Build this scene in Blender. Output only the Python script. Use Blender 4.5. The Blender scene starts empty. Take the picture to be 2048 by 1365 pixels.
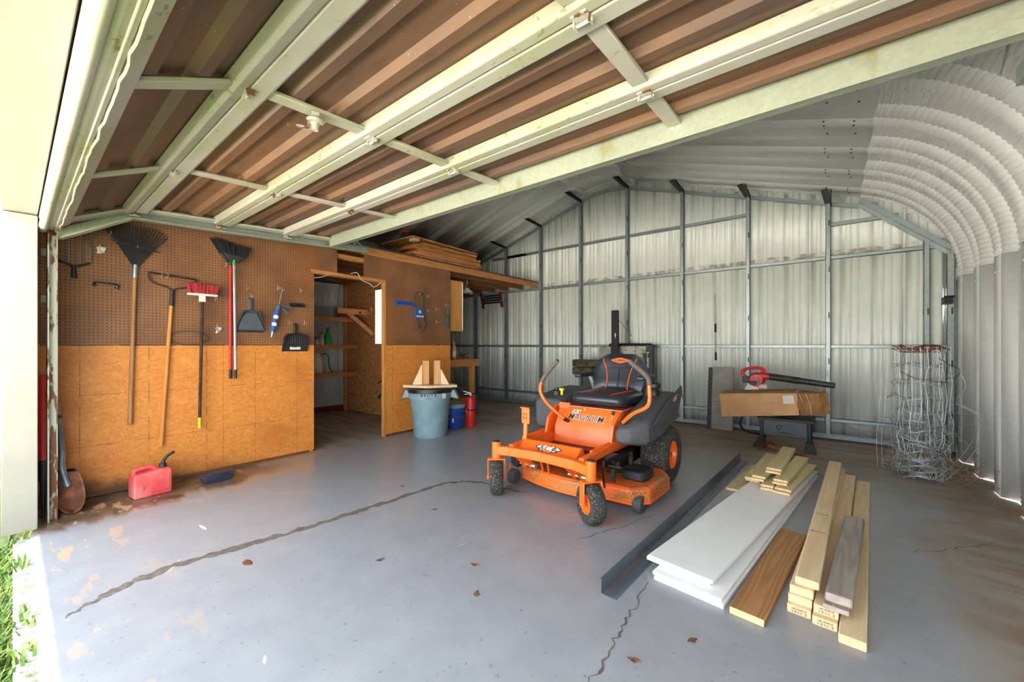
import bpy, bmesh, math, random
from mathutils import Matrix, Vector
random.seed(7)
SC = bpy.context.scene
COL = SC.collection
# ------------------------------------------------------------------ camera
cam_data = bpy.data.cameras.new('camera'); cam_data.sensor_width = 36.0
cam_data.lens = 800.0 * 36.0 / 2048.0; cam_data.shift_y = 8.0 / 2048.0; cam_data.clip_start = 0.02
cam = bpy.data.objects.new('camera', cam_data); COL.objects.link(cam)
cam.location = (0, 0, 1.22); cam.rotation_euler = (math.radians(90), 0, math.radians(38.7))
SC.camera = cam
# ------------------------------------------------------------------ world, sun, exposure
world = bpy.data.worlds.new('overcast_sky'); SC.world = world; world.use_nodes = True
bg = world.node_tree.nodes['Background']; bg.inputs[0].default_value = (0.86, 0.93, 1.0, 1); bg.inputs[1].default_value = 1.5
sun_data = bpy.data.lights.new('sun', 'SUN'); sun_data.energy = 20.0; sun_data.angle = math.radians(1.2); sun_data.color = (1, 0.96, 0.9)
sun = bpy.data.objects.new('sun', sun_data); COL.objects.link(sun)
sun.rotation_euler = (math.radians(-33.0), math.radians(8.0), 0)
vs = SC.view_settings
vs.view_transform = 'Standard'; vs.look = 'None'; vs.exposure = 2.25; vs.gamma = 1.0; vs.use_curve_mapping = False
# ------------------------------------------------------------------ material helpers
def srgb(r, g, b):
    f = lambda c: (c/255/12.92) if c/255 <= 0.04045 else ((c/255+0.055)/1.055)**2.4
    return (f(r), f(g), f(b), 1)
class NT:
    def __init__(s, name, rough=0.5, metal=0.0):
        s.m = bpy.data.materials.new(name); s.m.use_nodes = True; s.t = s.m.node_tree
        s.b = s.t.nodes['Principled BSDF']; s.b.inputs['Roughness'].default_value = rough; s.b.inputs['Metallic'].default_value = metal
        s._tc = None
    def n(s, typ, ins={}, **kw):
        nd = s.t.nodes.new(typ)
        for k, v in kw.items(): setattr(nd, k, v)
        for k, v in ins.items(): s.put(nd.inputs[k], v)
        return nd
    def put(s, sock, v):
        if isinstance(v, bpy.types.NodeSocket): s.t.links.new(v, sock)
        else: sock.default_value = v
    @property
    def co(s):
        if s._tc is None: s._tc = s.n('ShaderNodeTexCoord')
        return s._tc.outputs['Object']
    def sc(s, v, scale):
        return s.n('ShaderNodeVectorMath', {0: v, 1: scale}, operation='MULTIPLY').outputs[0]
    def noise(s, scale, detail=3, vec=None, rough=0.55, dist=0.0):
        return s.n('ShaderNodeTexNoise', {'Vector': vec or s.co, 'Scale': scale, 'Detail': detail, 'Roughness': rough, 'Distortion': dist}).outputs[0]
    def ma(s, op, a, b=0.0, c=0.0, clamp=False):
        return s.n('ShaderNodeMath', {0: a, 1: b, 2: c}, operation=op, use_clamp=clamp).outputs[0]
    def ss(s, v, lo, hi):
        return s.n('ShaderNodeMapRange', {0: v, 1: lo, 2: hi, 3: 0.0, 4: 1.0}, interpolation_type='SMOOTHSTEP', clamp=True).outputs[0]
    def mix(s, f, a, b):
        nd = s.n('ShaderNodeMix', data_type='RGBA'); s.put(nd.inputs[0], f); s.put(nd.inputs[6], a); s.put(nd.inputs[7], b); return nd.outputs[2]
    def xyz(s, v=None):
        return s.n('ShaderNodeSeparateXYZ', {0: v or s.co}).outputs
    def bump(s, h, strength=0.3, dist=0.01):
        s.put(s.b.inputs['Normal'], s.n('ShaderNodeBump', {'Height': h, 'Strength': strength, 'Distance': dist}).outputs[0])
    def col(s, c): s.put(s.b.inputs['Base Color'], c); return s
    def rough(s, r): s.put(s.b.inputs['Roughness'], r); return s
def plain(name, c, rough=0.5, metal=0.0, var=0.12, scale=14.0, bump=0.0):
    t = NT(name, rough, metal); c = srgb(*c)
    d = tuple(x*(1-var*1.8) for x in c[:3])+(1,); l = tuple(min(1, x*(1+var)) for x in c[:3])+(1,)
    nz = t.noise(scale, 4); t.col(t.mix(t.ss(nz, .3, .7), d, l))
    if bump: t.bump(t.noise(scale*6, 3), bump, 0.004)
    return t.m
def two(name, c1, c2, scale=6.0, lo=.45, hi=.6, rough=0.6, metal=0.0, bump=0.0, stretch=(1, 1, 1), detail=5):
    t = NT(name, rough, metal); v = t.sc(t.co, stretch)
    nz = t.noise(scale, detail, v); t.col(t.mix(t.ss(nz, lo, hi), srgb(*c1), srgb(*c2)))
    if bump: t.bump(nz, bump, 0.005)
    return t.m
def wood(name, c1, c2, axis=1, scale=9.0, rough=0.55, rings=1.0, knots=None):
    t = NT(name, rough); st = [1.0, 1.0, 1.0]; st[axis] = 0.07
    v = t.sc(t.co, tuple(st)); oi = t.n('ShaderNodeObjectInfo').outputs['Random']
    v = t.n('ShaderNodeVectorMath', {0: v, 1: t.n('ShaderNodeCombineXYZ', {0: t.ma('MULTIPLY', oi, 3.0), 1: t.ma('MULTIPLY', oi, 7.0), 2: t.ma('MULTIPLY', oi, 5.0)}).outputs[0]}, operation='ADD').outputs[0]
    big = t.noise(scale, 2, v); ring = t.ma('FRACT', t.ma('MULTIPLY', big, 9.0*rings)); ring = t.ma('PINGPONG', ring, 0.5)
    fine = t.noise(scale*22, 3, v)
    f = t.ma('ADD', t.ma('MULTIPLY', ring, 1.1), t.ma('MULTIPLY', t.ma('SUBTRACT', fine, .5), .7), clamp=True)
    c = t.mix(f, srgb(*c1), srgb(*c2))
    if knots:
        vo = t.n('ShaderNodeTexVoronoi', {'Vector': t.sc(t.co, tuple((2.0 if i == axis else 7.0) for i in range(3))), 'Scale': 1.0}).outputs['Distance']
        c = t.mix(t.ss(vo, .16, .07), c, srgb(*knots))
    t.col(c); t.bump(fine, .12, .002)
    return t.m
# ------------------------------------------------------------------ mesh helpers
class MB:
    def __init__(s, off=(0, 0, 0)):
        s.v = []; s.f = []; s.mi = []; s.off = Vector(off); s.T = Matrix.Identity(4); s.k = 0
    def add(s, vs, fs):
        b = len(s.v)
        for p in vs: s.v.append(tuple((s.T @ Vector(p)) - s.off))
        for f in fs: s.f.append(tuple(b+i for i in f)); s.mi.append(s.k)
        return s
    def at(s, loc=(0, 0, 0), rot=(0, 0, 0)):
        s.T = Matrix.Translation(loc) @ Matrix.Rotation(rot[2], 4, 'Z') @ Matrix.Rotation(rot[1], 4, 'Y') @ Matrix.Rotation(rot[0], 4, 'X'); return s
    def box(s, lo, hi):
        x0, y0, z0 = lo; x1, y1, z1 = hi
        return s.add([(x0, y0, z0), (x1, y0, z0), (x1, y1, z0), (x0, y1, z0), (x0, y0, z1), (x1, y0, z1), (x1, y1, z1), (x0, y1, z1)],
                     [(0, 3, 2, 1), (4, 5, 6, 7), (0, 1, 5, 4), (1, 2, 6, 5), (2, 3, 7, 6), (3, 0, 4, 7)])
    def cb(s, c, d): return s.box([c[i]-d[i]/2 for i in range(3)], [c[i]+d[i]/2 for i in range(3)])
    def bar(s, p, q, w, h, up=(0, 0, 1)):
        p = Vector(p); q = Vector(q); d = (q-p).normalized(); u = Vector(up); sd = d.cross(u)
        if sd.length < 1e-4: sd = d.cross(Vector((1, 0, 0)))
        sd.normalize(); u = sd.cross(d); a = sd*w/2; b = u*h/2
        vs = [p-a-b, p+a-b, p+a+b, p-a+b, q-a-b, q+a-b, q+a+b, q-a+b]
        return s.add(vs, [(0, 1, 2, 3), (7, 6, 5, 4), (0, 4, 5, 1), (1, 5, 6, 2), (2, 6, 7, 3), (3, 7, 4, 0)])
    def cyl(s, p, q, r, r2=None, n=16, cap=True):
        r2 = r if r2 is None else r2
        return s.tube([p, q], [r, r2], n, cap)
    def tube(s, pts, r, n=8, cap=True, closed=False):
        P = [Vector(p) for p in pts]; m = len(P); R = r if isinstance(r, (list, tuple)) else [r]*m
        vs = []; up = None
        for i in range(m):
            a = P[(i-1) % m] if (closed or i > 0) else P[i]; b = P[(i+1) % m] if (closed or i < m-1) else P[i]
            d = (b-a); d = d.normalized() if d.length > 1e-9 else Vector((0, 0, 1))
            if up is None: up = d.orthogonal().normalized()
            up = (up-d*up.dot(d)); up = up.normalized() if up.length > 1e-6 else d.orthogonal().normalized()
            w = d.cross(up)
            for k in range(n):
                an = 2*math.pi*k/n; vs.append(P[i]+(up*math.cos(an)+w*math.sin(an))*R[i])
        fs = []
        for i in range(m if closed else m-1):
            j = (i+1) % m
            for k in range(n): fs.append((i*n+k, i*n+(k+1) % n, j*n+(k+1) % n, j*n+k))
        if cap and not closed: fs.append(tuple(range(n-1, -1, -1))); fs.append(tuple(range((m-1)*n, m*n)))
        return s.add(vs, fs)
    def lathe(s, prof, c=(0, 0, 0), axis='Z', n=28, cap=True):
        vs = []; fs = []; m = len(prof)
        for r, z in prof:
            for k in range(n):
                a = 2*math.pi*k/n; x, y = r*math.cos(a), r*math.sin(a)
                p = (x, y, z) if axis == 'Z' else ((z, x, y) if axis == 'X' else (y, z, x))
                vs.append((p[0]+c[0], p[1]+c[1], p[2]+c[2]))
        for i in range(m-1):
            for k in range(n): fs.append((i*n+k, i*n+(k+1) % n, (i+1)*n+(k+1) % n, (i+1)*n+k))
        if cap and prof[0][0] > 1e-6: fs.append(tuple(range(n-1, -1, -1)))
        if cap and prof[-1][0] > 1e-6: fs.append(tuple(range((m-1)*n, m*n)))
        return s.add(vs, fs)
    def prism(s, poly, lo, hi, axis='Z'):
        n = len(poly); mp = {'Z': lambda p, h: (p[0], p[1], h), 'Y': lambda p, h: (p[0], h, p[1]), 'X': lambda p, h: (h, p[0], p[1])}[axis]
        vs = [mp(p, lo) for p in poly]+[mp(p, hi) for p in poly]
        return s.add(vs, [tuple(range(n-1, -1, -1)), tuple(range(n, 2*n))]+[(i, (i+1) % n, n+(i+1) % n, n+i) for i in range(n)])
    def loft(s, rings, cap=True):
        n = len(rings[0]); vs = [p for r in rings for p in r]; fs = []
        for i in range(len(rings)-1):
            for k in range(n): fs.append((i*n+k, i*n+(k+1) % n, (i+1)*n+(k+1) % n, (i+1)*n+k))
        if cap: fs.append(tuple(range(n-1, -1, -1))); fs.append(tuple(range((len(rings)-1)*n, len(rings)*n)))
        return s.add(vs, fs)
    def grid(s, f, nu, nv, cu=False):
        vs = [f(i/(nu), j/(nv)) for i in range(nu+1) for j in range(nv+1)]
        return s.add(vs, [(i*(nv+1)+j, (i+1)*(nv+1)+j, (i+1)*(nv+1)+j+1, i*(nv+1)+j+1) for i in range(nu) for j in range(nv)])
    def build(s, name, mat, parent=None, bevel=0.0, smooth=True, kind=None, label=None, sub=0, solid=0, seg=2, ang=35):
        me = bpy.data.meshes.new(name); me.from_pydata(s.v, [], s.f); me.update()
        mats = mat if isinstance(mat, (list, tuple)) else [mat]
        for m in mats: me.materials.append(m)
        if len(mats) > 1: me.polygons.foreach_set('material_index', s.mi)
        bm = bmesh.new(); bm.from_mesh(me); bmesh.ops.recalc_face_normals(bm, faces=bm.faces); bm.to_mesh(me); bm.free()
        if smooth:
            me.polygons.foreach_set('use_smooth', [True]*len(me.polygons)); me.set_sharp_from_angle(angle=math.radians(ang))
        o = bpy.data.objects.new(name, me); COL.objects.link(o)
        if parent: o.parent = parent
        if solid: md = o.modifiers.new('solid', 'SOLIDIFY'); md.thickness = solid; md.offset = 0
        if bevel: md = o.modifiers.new('bevel', 'BEVEL'); md.width = bevel; md.segments = seg; md.limit_method = 'ANGLE'; md.angle_limit = math.radians(40)
        if sub: md = o.modifiers.new('sub', 'SUBSURF'); md.levels = sub; md.render_levels = sub
        if kind: o['kind'] = kind
        if label: o['label'] = label
        return o
def tag(o, label, cat, group=None, kind=None):
    o['label'] = label
    if cat: o['category'] = cat
    if group: o['group'] = group
    if kind: o['kind'] = kind
    return o
def thing(name, label, cat, loc=(0, 0, 0), rot=(0, 0, 0), group=None, kind=None):
    o = bpy.data.objects.new(name, None); COL.objects.link(o); o.empty_display_size = .05
    o.location = loc; o.rotation_euler = rot
    return tag(o, label, cat, group, kind)
def inst(o, parent, loc=None, rot=None, label=None):
    c = o.copy(); COL.objects.link(c); c.parent = parent
    if loc is not None: c.location = loc
    if rot is not None: c.rotation_euler = rot
    return c
def textm(mb, s, size, M, extrude=0.0008, shear=0.0, align='CENTER', bold=0.0):
    cu = bpy.data.curves.new('t', 'FONT'); cu.body = s; cu.size = size; cu.extrude = extrude; cu.shear = shear; cu.align_x = align; cu.align_y = 'CENTER'; cu.offset = bold; cu.resolution_u = 2
    o = bpy.data.objects.new('t', cu); COL.objects.link(o); me = bpy.data.meshes.new_from_object(o)
    T = mb.T; mb.T = M; mb.add([v.co for v in me.vertices], [tuple(p.vertices) for p in me.polygons]); mb.T = T
    bpy.data.objects.remove(o); bpy.data.curves.remove(cu); bpy.data.meshes.remove(me)
def marks(mb, B, w, h, n, seed=1):   # row of short print strokes too small to read
    rr = random.Random(seed); T = mb.T; mb.T = B
    for k in range(n):
        x = -w/2+w*(k+.5)/n; d = w/n*rr.uniform(.25, .4); hh = h*rr.uniform(.3, .5); mb.box((x-d, -hh, 0), (x+d, -hh*.2 if rr.random() < .35 else hh, .0005))
    mb.T = T
def basis(o, x, y):
    x = Vector(x).normalized(); y = Vector(y); z = x.cross(y).normalized(); y = z.cross(x)
    return Matrix(((x.x, y.x, z.x, o[0]), (x.y, y.y, z.y, o[1]), (x.z, y.z, z.z, o[2]), (0, 0, 0, 1)))
def bez(pts, n=8):
    P = [Vector(p) for p in pts]; out = []
    for i in range(len(P)-1):
        p0 = P[max(i-1, 0)]; p1 = P[i]; p2 = P[i+1]; p3 = P[min(i+2, len(P)-1)]
        for k in range(n):
            t = k/n; out.append(0.5*((2*p1)+(p2-p0)*t+(2*p0-5*p1+4*p2-p3)*t*t+(3*p1-p0-3*p2+p3)*t**3))
    out.append(P[-1]); return out
def arc2(cx, cy, r, a0, a1, n):
    return [(cx+r*math.cos(math.radians(a0+(a1-a0)*i/n)), cy+r*math.sin(math.radians(a0+(a1-a0)*i/n))) for i in range(n+1)]
def rrect(x0, y0, x1, y1, r, n=4):
    return arc2(x1-r, y0+r, r, -90, 0, n)+arc2(x1-r, y1-r, r, 0, 90, n)+arc2(x0+r, y1-r, r, 90, 180, n)+arc2(x0+r, y0+r, r, 180, 270, n)
# ------------------------------------------------------------------ materials
def floor_mat():
    t = NT('painted_concrete', .38); x, y, z = t.xyz()
    n1 = t.noise(1.3, 5); n2 = t.noise(6, 6); n3 = t.noise(40, 4); n4 = t.noise(2.6, 4, t.sc(t.co, (1, .45, 1)))
    st = t.noise(3.0, 5, t.sc(t.co, (.45, 2.2, 1)), dist=.4)
    paint = t.mix(t.ss(n2, .25, .75), srgb(140, 143, 149), srgb(149, 152, 157))
    paint = t.mix(t.ss(n3, .62, .72), paint, srgb(118, 123, 130))
    # bare brown concrete: workshop, strip by back wall, right-hand side
    a = t.ss(t.ma('ADD', x, t.ma('MULTIPLY', n1, .25)), -4.42, -4.5)
    back = t.ma('ADD', y, t.ma('ADD', t.ma('MULTIPLY', n1, 1.6), t.ma('MULTIPLY', st, .8)))
    b = t.ss(t.ma('SUBTRACT', back, t.ma('MULTIPLY', t.ss(x, -3.4, -4.4), -1.2)), 5.3, 6.7)
    r = t.ss(t.ma('ADD', t.ma('ADD', x, t.ma('MULTIPLY', n4, .9)), t.ma('MULTIPLY', st, .5)), 1.0, 1.45)
    dirt = t.ma('MAXIMUM', t.ma('MAXIMUM', a, t.ma('MULTIPLY', b, .9)), t.ma('MULTIPLY', r, .9))
    bare = t.mix(t.ss(st, .35, .65), srgb(132, 117, 100), srgb(160, 147, 131))
    c = t.mix(dirt, paint, bare)
    # dark wet-looking grime along the left wall, worn tan patches
    wl = t.ma('ADD', x, t.ma('MULTIPLY', st, .55)); sun_strip = t.ss(t.ma('ADD', y, t.ma('MULTIPLY', n3, .02)), .125, .105); c = t.mix(t.ma('MULTIPLY', sun_strip, .8), c, srgb(204, 207, 210))  # paler strip at the door line is sunlight painted into the floor colour
    tn = t.ma('MULTIPLY', t.ma('MULTIPLY', t.ss(wl, -3.62, -3.9), t.ss(t.ma('ADD', y, t.ma('MULTIPLY', n1, .5)), 2.7, 2.3)), t.ss(n4, .36, .5)); c = t.mix(t.ma('MULTIPLY', tn, .85), c, srgb(176, 142, 108))
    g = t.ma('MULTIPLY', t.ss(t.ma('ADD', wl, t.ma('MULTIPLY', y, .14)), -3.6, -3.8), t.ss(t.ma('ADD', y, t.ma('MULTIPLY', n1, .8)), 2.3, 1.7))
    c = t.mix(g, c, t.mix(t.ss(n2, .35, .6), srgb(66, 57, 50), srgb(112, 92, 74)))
    pz = t.noise(4.2, 5, t.sc(t.co, (.7, 2.0, 1)))
    near = t.ma('MAXIMUM', t.ss(t.ma('ADD', x, y), -2.2, -3.8), t.ma('MULTIPLY', t.ss(y, .9, .2), .45))
    w = t.ma('MULTIPLY', t.ss(pz, .59, .62), near)
    w = t.ma('MAXIMUM', w, t.ma('MULTIPLY', t.ss(t.noise(9, 4, t.sc(t.co, (1, 2.6, 1))), .64, .67), near))
    c = t.mix(t.ma('MULTIPLY', w, .8), c, srgb(196, 162, 128))
    rust = t.ma('MULTIPLY', t.ss(t.noise(2.0, 5, t.sc(t.co, (1.2, .8, 1))), .5, .62), t.ss(x, .3, .7)); c = t.mix(t.ma('MULTIPLY', rust, .8), c, srgb(146, 104, 68))
    rb = t.ma('MULTIPLY', t.ss(t.ma('ADD', y, t.ma('MULTIPLY', n2, .2)), 6.5, 6.65), t.ss(x, -2.4, -1.6)); c = t.mix(t.ma('MULTIPLY', rb, .9), c, srgb(112, 64, 38))
    sp = t.n('ShaderNodeTexVoronoi', {'Vector': t.sc(t.co, (5, 9, 1)), 'Scale': 1.0}).outputs['Distance']
    c = t.mix(t.ma('MULTIPLY', t.ss(sp, .045, .025), t.ss(n1, .5, .6)), c, srgb(104, 99, 94))
    t.col(c); t.rough(t.ma('ADD', .28, t.ma('MULTIPLY', dirt, .35))); t.bump(t.ma('ADD', n2, t.ma('MULTIPLY', n3, .3)), .05, .01)
    return t.m
def peg_mat():
    t = NT('pegboard', .55); x, y, z = t.xyz()
    py = t.ma('PINGPONG', y, .0127); pz = t.ma('PINGPONG', z, .0127)
    d = t.ma('SQRT', t.ma('ADD', t.ma('MULTIPLY', py, py), t.ma('MULTIPLY', pz, pz)))
    n = t.noise(3, 4); c = t.mix(t.ss(n, .3, .7), srgb(112, 74, 46), srgb(136, 92, 58))
    c = t.mix(t.ss(t.noise(1.1, 3), .55, .75), c, srgb(150, 92, 42))
    ry = t.ma('MULTIPLY', t.ma('SUBTRACT', y, 1.02), 5.6); rz = t.ma('MULTIPLY', t.ma('SUBTRACT', z, 1.285), 13.0)
    rd = t.ma('SQRT', t.ma('ADD', t.ma('MULTIPLY', ry, ry), t.ma('MULTIPLY', rz, rz)))
    ring = t.ma('MULTIPLY', t.ss(rd, .62, .78), t.ss(rd, 1.0, .86)); c = t.mix(t.ma('MULTIPLY', ring, .6), c, srgb(58, 34, 24))
    h = t.ss(d, .005, .0036); c = t.mix(h, c, srgb(24, 13, 8)); t.col(c); return t.m
def osb_mat():
    t = NT('strand_board', .5); x, y, z = t.xyz()
    v = t.sc(t.co, (1, 1, 3.0)); w = t.noise(3, 3); v = t.n('ShaderNodeVectorMath', {0: v, 1: t.n('ShaderNodeCombineXYZ', {0: w, 1: t.ma('MULTIPLY', w, .5), 2: t.ma('MULTIPLY', w, 1.1)}).outputs[0]}, operation='ADD').outputs[0]
    vo = t.n('ShaderNodeTexVoronoi', {'Vector': v, 'Scale': 19.0}); vo2 = t.n('ShaderNodeTexVoronoi', {'Vector': t.sc(v, (1, 2.2, .6)), 'Scale': 26.0}); r = t.ma('ADD', t.ma('MULTIPLY', t.xyz(vo.outputs['Color'])[0], .5), t.ma('MULTIPLY', t.xyz(vo2.outputs['Color'])[1], .5))
    fine = t.noise(60, 3, t.sc(t.co, (1, .5, 2)))
    f = t.ma('ADD', t.ma('MULTIPLY', r, .75), t.ma('MULTIPLY', fine, .3), clamp=True)
    c = t.mix(f, srgb(188, 108, 38), srgb(222, 148, 66))
    c = t.mix(t.ma('MULTIPLY', t.ss(t.noise(1.7, 4), .52, .75), .6), c, srgb(168, 92, 36))
    ly = t.ma('PINGPONG', t.ma('ADD', y, .08), .205); lz = t.ma('PINGPONG', t.ma('ADD', z, t.ma('MULTIPLY', y, .0)), .205)
    ln = t.ma('MAXIMUM', t.ss(ly, .0035, .002), t.ss(lz, .003, .0018)); c = t.mix(t.ma('MULTIPLY', ln, t.ss(t.noise(14, 2), .38, .6)), c, srgb(110, 84, 48))
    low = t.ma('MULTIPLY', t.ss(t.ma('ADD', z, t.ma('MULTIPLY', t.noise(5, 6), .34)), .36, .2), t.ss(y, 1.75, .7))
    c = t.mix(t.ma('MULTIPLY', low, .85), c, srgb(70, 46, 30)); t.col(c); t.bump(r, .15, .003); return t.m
def ply_mat(name, c1, c2, vert=True):
    t = NT(name, .55); v = t.sc(t.co, (1.0, 1.0, .22) if not vert else (1.0, 1.0, 2.6)); n = t.noise(1.5, 2, v, dist=.5)
    r = t.ma('PINGPONG', t.ma('FRACT', t.ma('MULTIPLY', n, 22.0)), .5)
    t.col(t.mix(t.ss(r, .1, .35), srgb(*c1), srgb(*c2))); return t.m
def galv_mat(name, c1, c2, rough=.42, metal=.55, stain=None):
    t = NT(name, rough, metal); vo = t.n('ShaderNodeTexVoronoi', {'Vector': t.co, 'Scale': 55.0}); r = t.xyz(vo.outputs['Color'])[0]
    n = t.noise(1.4, 4); f = t.ma('ADD', t.ma('MULTIPLY', r, .3), t.ma('MULTIPLY', n, .7))
    c = t.mix(f, srgb(*c1), srgb(*c2))
    if stain: c = t.mix(t.ma('MULTIPLY', t.ss(t.noise(5, 5, t.sc(t.co, (1, 1, .35))), .58, .72), .7), c, srgb(*stain))
    t.col(c); return t.m
def sheet_mat():
    t = NT('cream_sheet_metal', .5, .1); st = t.noise(7, 5, t.sc(t.co, (3, 1, .12))); n = t.noise(2, 4)
    c = t.mix(t.ss(n, .3, .7), srgb(224, 229, 222), srgb(236, 240, 233))
    c = t.mix(t.ma('MULTIPLY', t.ss(st, .58, .76), .3), c, srgb(160, 150, 128)); z = t.xyz()[2]
    bl = t.ma('MULTIPLY', t.ss(z, 2.36, 2.4), t.ss(t.ma('ADD', z, t.ma('MULTIPLY', t.noise(8, 4), .05)), 2.49, 2.47))
    c = t.mix(t.ma('MULTIPLY', bl, t.ma('MULTIPLY', t.ss(t.noise(11, 5), .38, .66), .7)), c, srgb(136, 110, 76))
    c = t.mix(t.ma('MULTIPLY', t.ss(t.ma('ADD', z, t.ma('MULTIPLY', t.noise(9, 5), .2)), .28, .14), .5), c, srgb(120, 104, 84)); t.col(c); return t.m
def rail_mat():
    t = NT('mildewed_white_paint', .5); n = t.noise(3.2, 5, t.sc(t.co, (.5, 1, 1))); m = t.noise(36, 5, t.sc(t.co, (.6, 1, 1)))
    c = t.mix(t.ss(n, .35, .7), srgb(190, 186, 174), srgb(172, 174, 140))
    c = t.mix(t.ma('MULTIPLY', t.ss(m, .6, .68), t.ss(n, .4, .6)), c, srgb(132, 130, 88)); t.col(c); t.bump(m, .1, .003); return t.m
def brown_mat():
    t = NT('brown_primer_sheet', .5, .15); n = t.noise(1.2, 4, t.sc(t.co, (.6, 1.4, 1))); m = t.noise(16, 5, t.sc(t.co, (.3, 1.6, 1)))
    c = t.mix(t.ss(n, .3, .7), srgb(104, 84, 74), srgb(142, 104, 74)); c = t.mix(t.ma('MULTIPLY', t.ss(m, .5, .75), .4), c, srgb(86, 66, 54))
    s = t.n('ShaderNodeTexVoronoi', {'Vector': t.co, 'Scale': 24.0}).outputs['Distance']; c = t.mix(t.ma('MULTIPLY', t.ss(s, .07, .04), t.ss(t.noise(1.9, 2), .5, .6)), c, srgb(190, 176, 150)); t.col(c); return t.m
def tire_mat():
    t = NT('tire_with_clippings', .85); vo = t.n('ShaderNodeTexVoronoi', {'Vector': t.sc(t.co, (1, 1, 1.8)), 'Scale': 75.0}); d = vo.outputs['Distance']; r = t.xyz(vo.outputs['Color'])[1]
    f = t.ma('MULTIPLY', t.ss(d, .42, .3), t.ss(r, .48, .55)); n = t.noise(5, 3)
    c = t.mix(t.ss(n, .3, .7), srgb(36, 37, 38), srgb(56, 57, 58)); t.col(t.mix(t.ma('MULTIPLY', f, .6), c, srgb(160, 148, 104))); t.bump(d, .5, .006); return t.m
def deck_mat():
    t = NT('orange_paint_with_clippings', .4); n = t.noise(5, 6); m = t.noise(70, 5); c = srgb(244, 106, 38)
    c = t.mix(t.ma('MULTIPLY', t.ss(n, .42, .6), t.ss(m, .42, .56)), c, srgb(132, 112, 66)); t.col(c); return t.m
M = {}
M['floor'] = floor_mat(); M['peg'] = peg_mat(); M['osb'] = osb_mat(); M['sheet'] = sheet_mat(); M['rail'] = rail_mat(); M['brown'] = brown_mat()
M['ply'] = ply_mat('plywood_face', (172, 108, 60), (216, 152, 98)); M['ply2'] = ply_mat('dark_plywood', (96, 58, 34), (128, 80, 48))
M['arch'] = galv_mat('galvalume_arch', (206, 208, 206), (228, 230, 228), .5, .12); M['galv'] = galv_mat('galvanised_steel', (128, 140, 142), (172, 182, 182), .4, .5)
M['galvd'] = galv_mat('dull_galvanised_track', (128, 136, 128), (164, 172, 158), .5, .4, (120, 96, 70)); M['rusty'] = two('rusty_painted_steel', (196, 196, 182), (126, 84, 52), 9, .5, .57, .6, .2, .2, (2, 2, .6))
M['strut'] = galv_mat('galvanised_strut', (150, 158, 138), (186, 192, 170), .45, .3, (150, 140, 90))
M['white'] = plain('white_trim_paint', (160, 156, 144), .45, 0, .04, 3); M['whitew'] = plain('white_melamine', (236, 237, 238), .3, 0, .02, 5)
M['stud'] = wood('fir_framing', (156, 98, 48), (206, 146, 84), 1); M['studz'] = wood('fir_stud', (176, 118, 56), (216, 160, 88), 2); M['studx'] = wood('fir_brace', (164, 98, 48), (206, 140, 80), 0)
M['joist'] = wood('old_joist', (104, 66, 38), (146, 96, 58), 1)
M['pine'] = wood('pine_stud_lumber', (214, 184, 142), (234, 210, 172), 1, 7, .6, .8, (150, 100, 60)); M['pinend'] = plain('pine_end_grain', (240, 198, 152), .7, 0, .08, 40)
M['treated'] = wood('green_treated_pine', (196, 182, 130), (224, 212, 166), 1, 8, .6, 1.2, (88, 64, 36)); M['brownboard'] = wood('brown_board', (146, 100, 58), (192, 144, 92), 1, 6, .5, 1.4, (70, 42, 22))
M['greyboard'] = wood('weathered_board', (136, 128, 120), (172, 162, 152), 1, 8, .8, 1.0, (60, 52, 46)); M['greyend'] = plain('weathered_end', (176, 158, 146), .8, 0, .1, 30)
M['orange'] = plain('orange_paint', (249, 110, 34), .3, 0, .04, 6); M['deck'] = deck_mat(); M['tire'] = tire_mat()
M['black'] = plain('black_plastic', (36, 37, 40), .5, 0, .15, 20); M['blackm'] = plain('black_steel', (30, 30, 31), .45, .3, .2, 20); M['tank'] = plain('charcoal_plastic', (74, 76, 80), .6, 0, .1, 60, .25)
M['vinyl'] = plain('black_vinyl', (44, 48, 56), .33, 0, .1, 20); M['foamgrip'] = plain('grey_brown_grip', (98, 88, 84), .8, 0, .08, 60); M['steel'] = plain('plain_steel', (170, 172, 174), .35, .8, .1, 20)
M['dsteel'] = two('dark_mill_steel', (98, 108, 121), (126, 134, 143), 5, .4, .6, .42, .4, 0, (2, .2, 1)); M['darkmetal'] = two('dark_rusted_iron', (52, 44, 38), (84, 60, 44), 12, .4, .65, .8, .3)
M['red'] = plain('red_plastic', (206, 38, 40), .4, 0, .08, 8); M['redcan'] = two('faded_red_plastic', (214, 74, 76), (226, 128, 122), 3.2, .42, .68, .5, 0, .05); M['blue'] = plain('blue_plastic', (24, 74, 168), .4, 0, .08, 8)
M['greycan'] = two('grey_blue_plastic', (112, 140, 152), (130, 156, 166), 4, .4, .65, .5); M['bag'] = plain('black_bag', (24, 25, 27), .3, 0, .2, 30, .6); M['card'] = two('cardboard', (200, 152, 102), (214, 170, 120), 5, .35, .7, .75, 0, .05)
M['cardd'] = two('crushed_cardboard', (140, 98, 56), (172, 124, 74), 9, .35, .7, .8, 0, .3); M['concrete'] = two('grey_plastic_ramp', (146, 142, 135), (170, 166, 158), 5, .35, .7, .7, 0, .1)
M['yellow'] = plain('yellow_plastic', (226, 196, 40), .45, 0, .08, 10); M['paleplastic'] = plain('translucent_plastic', (206, 198, 178), .4, 0, .06, 6); M['green'] = plain('green_plastic', (30, 150, 60), .35, 0, .1, 6)
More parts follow.
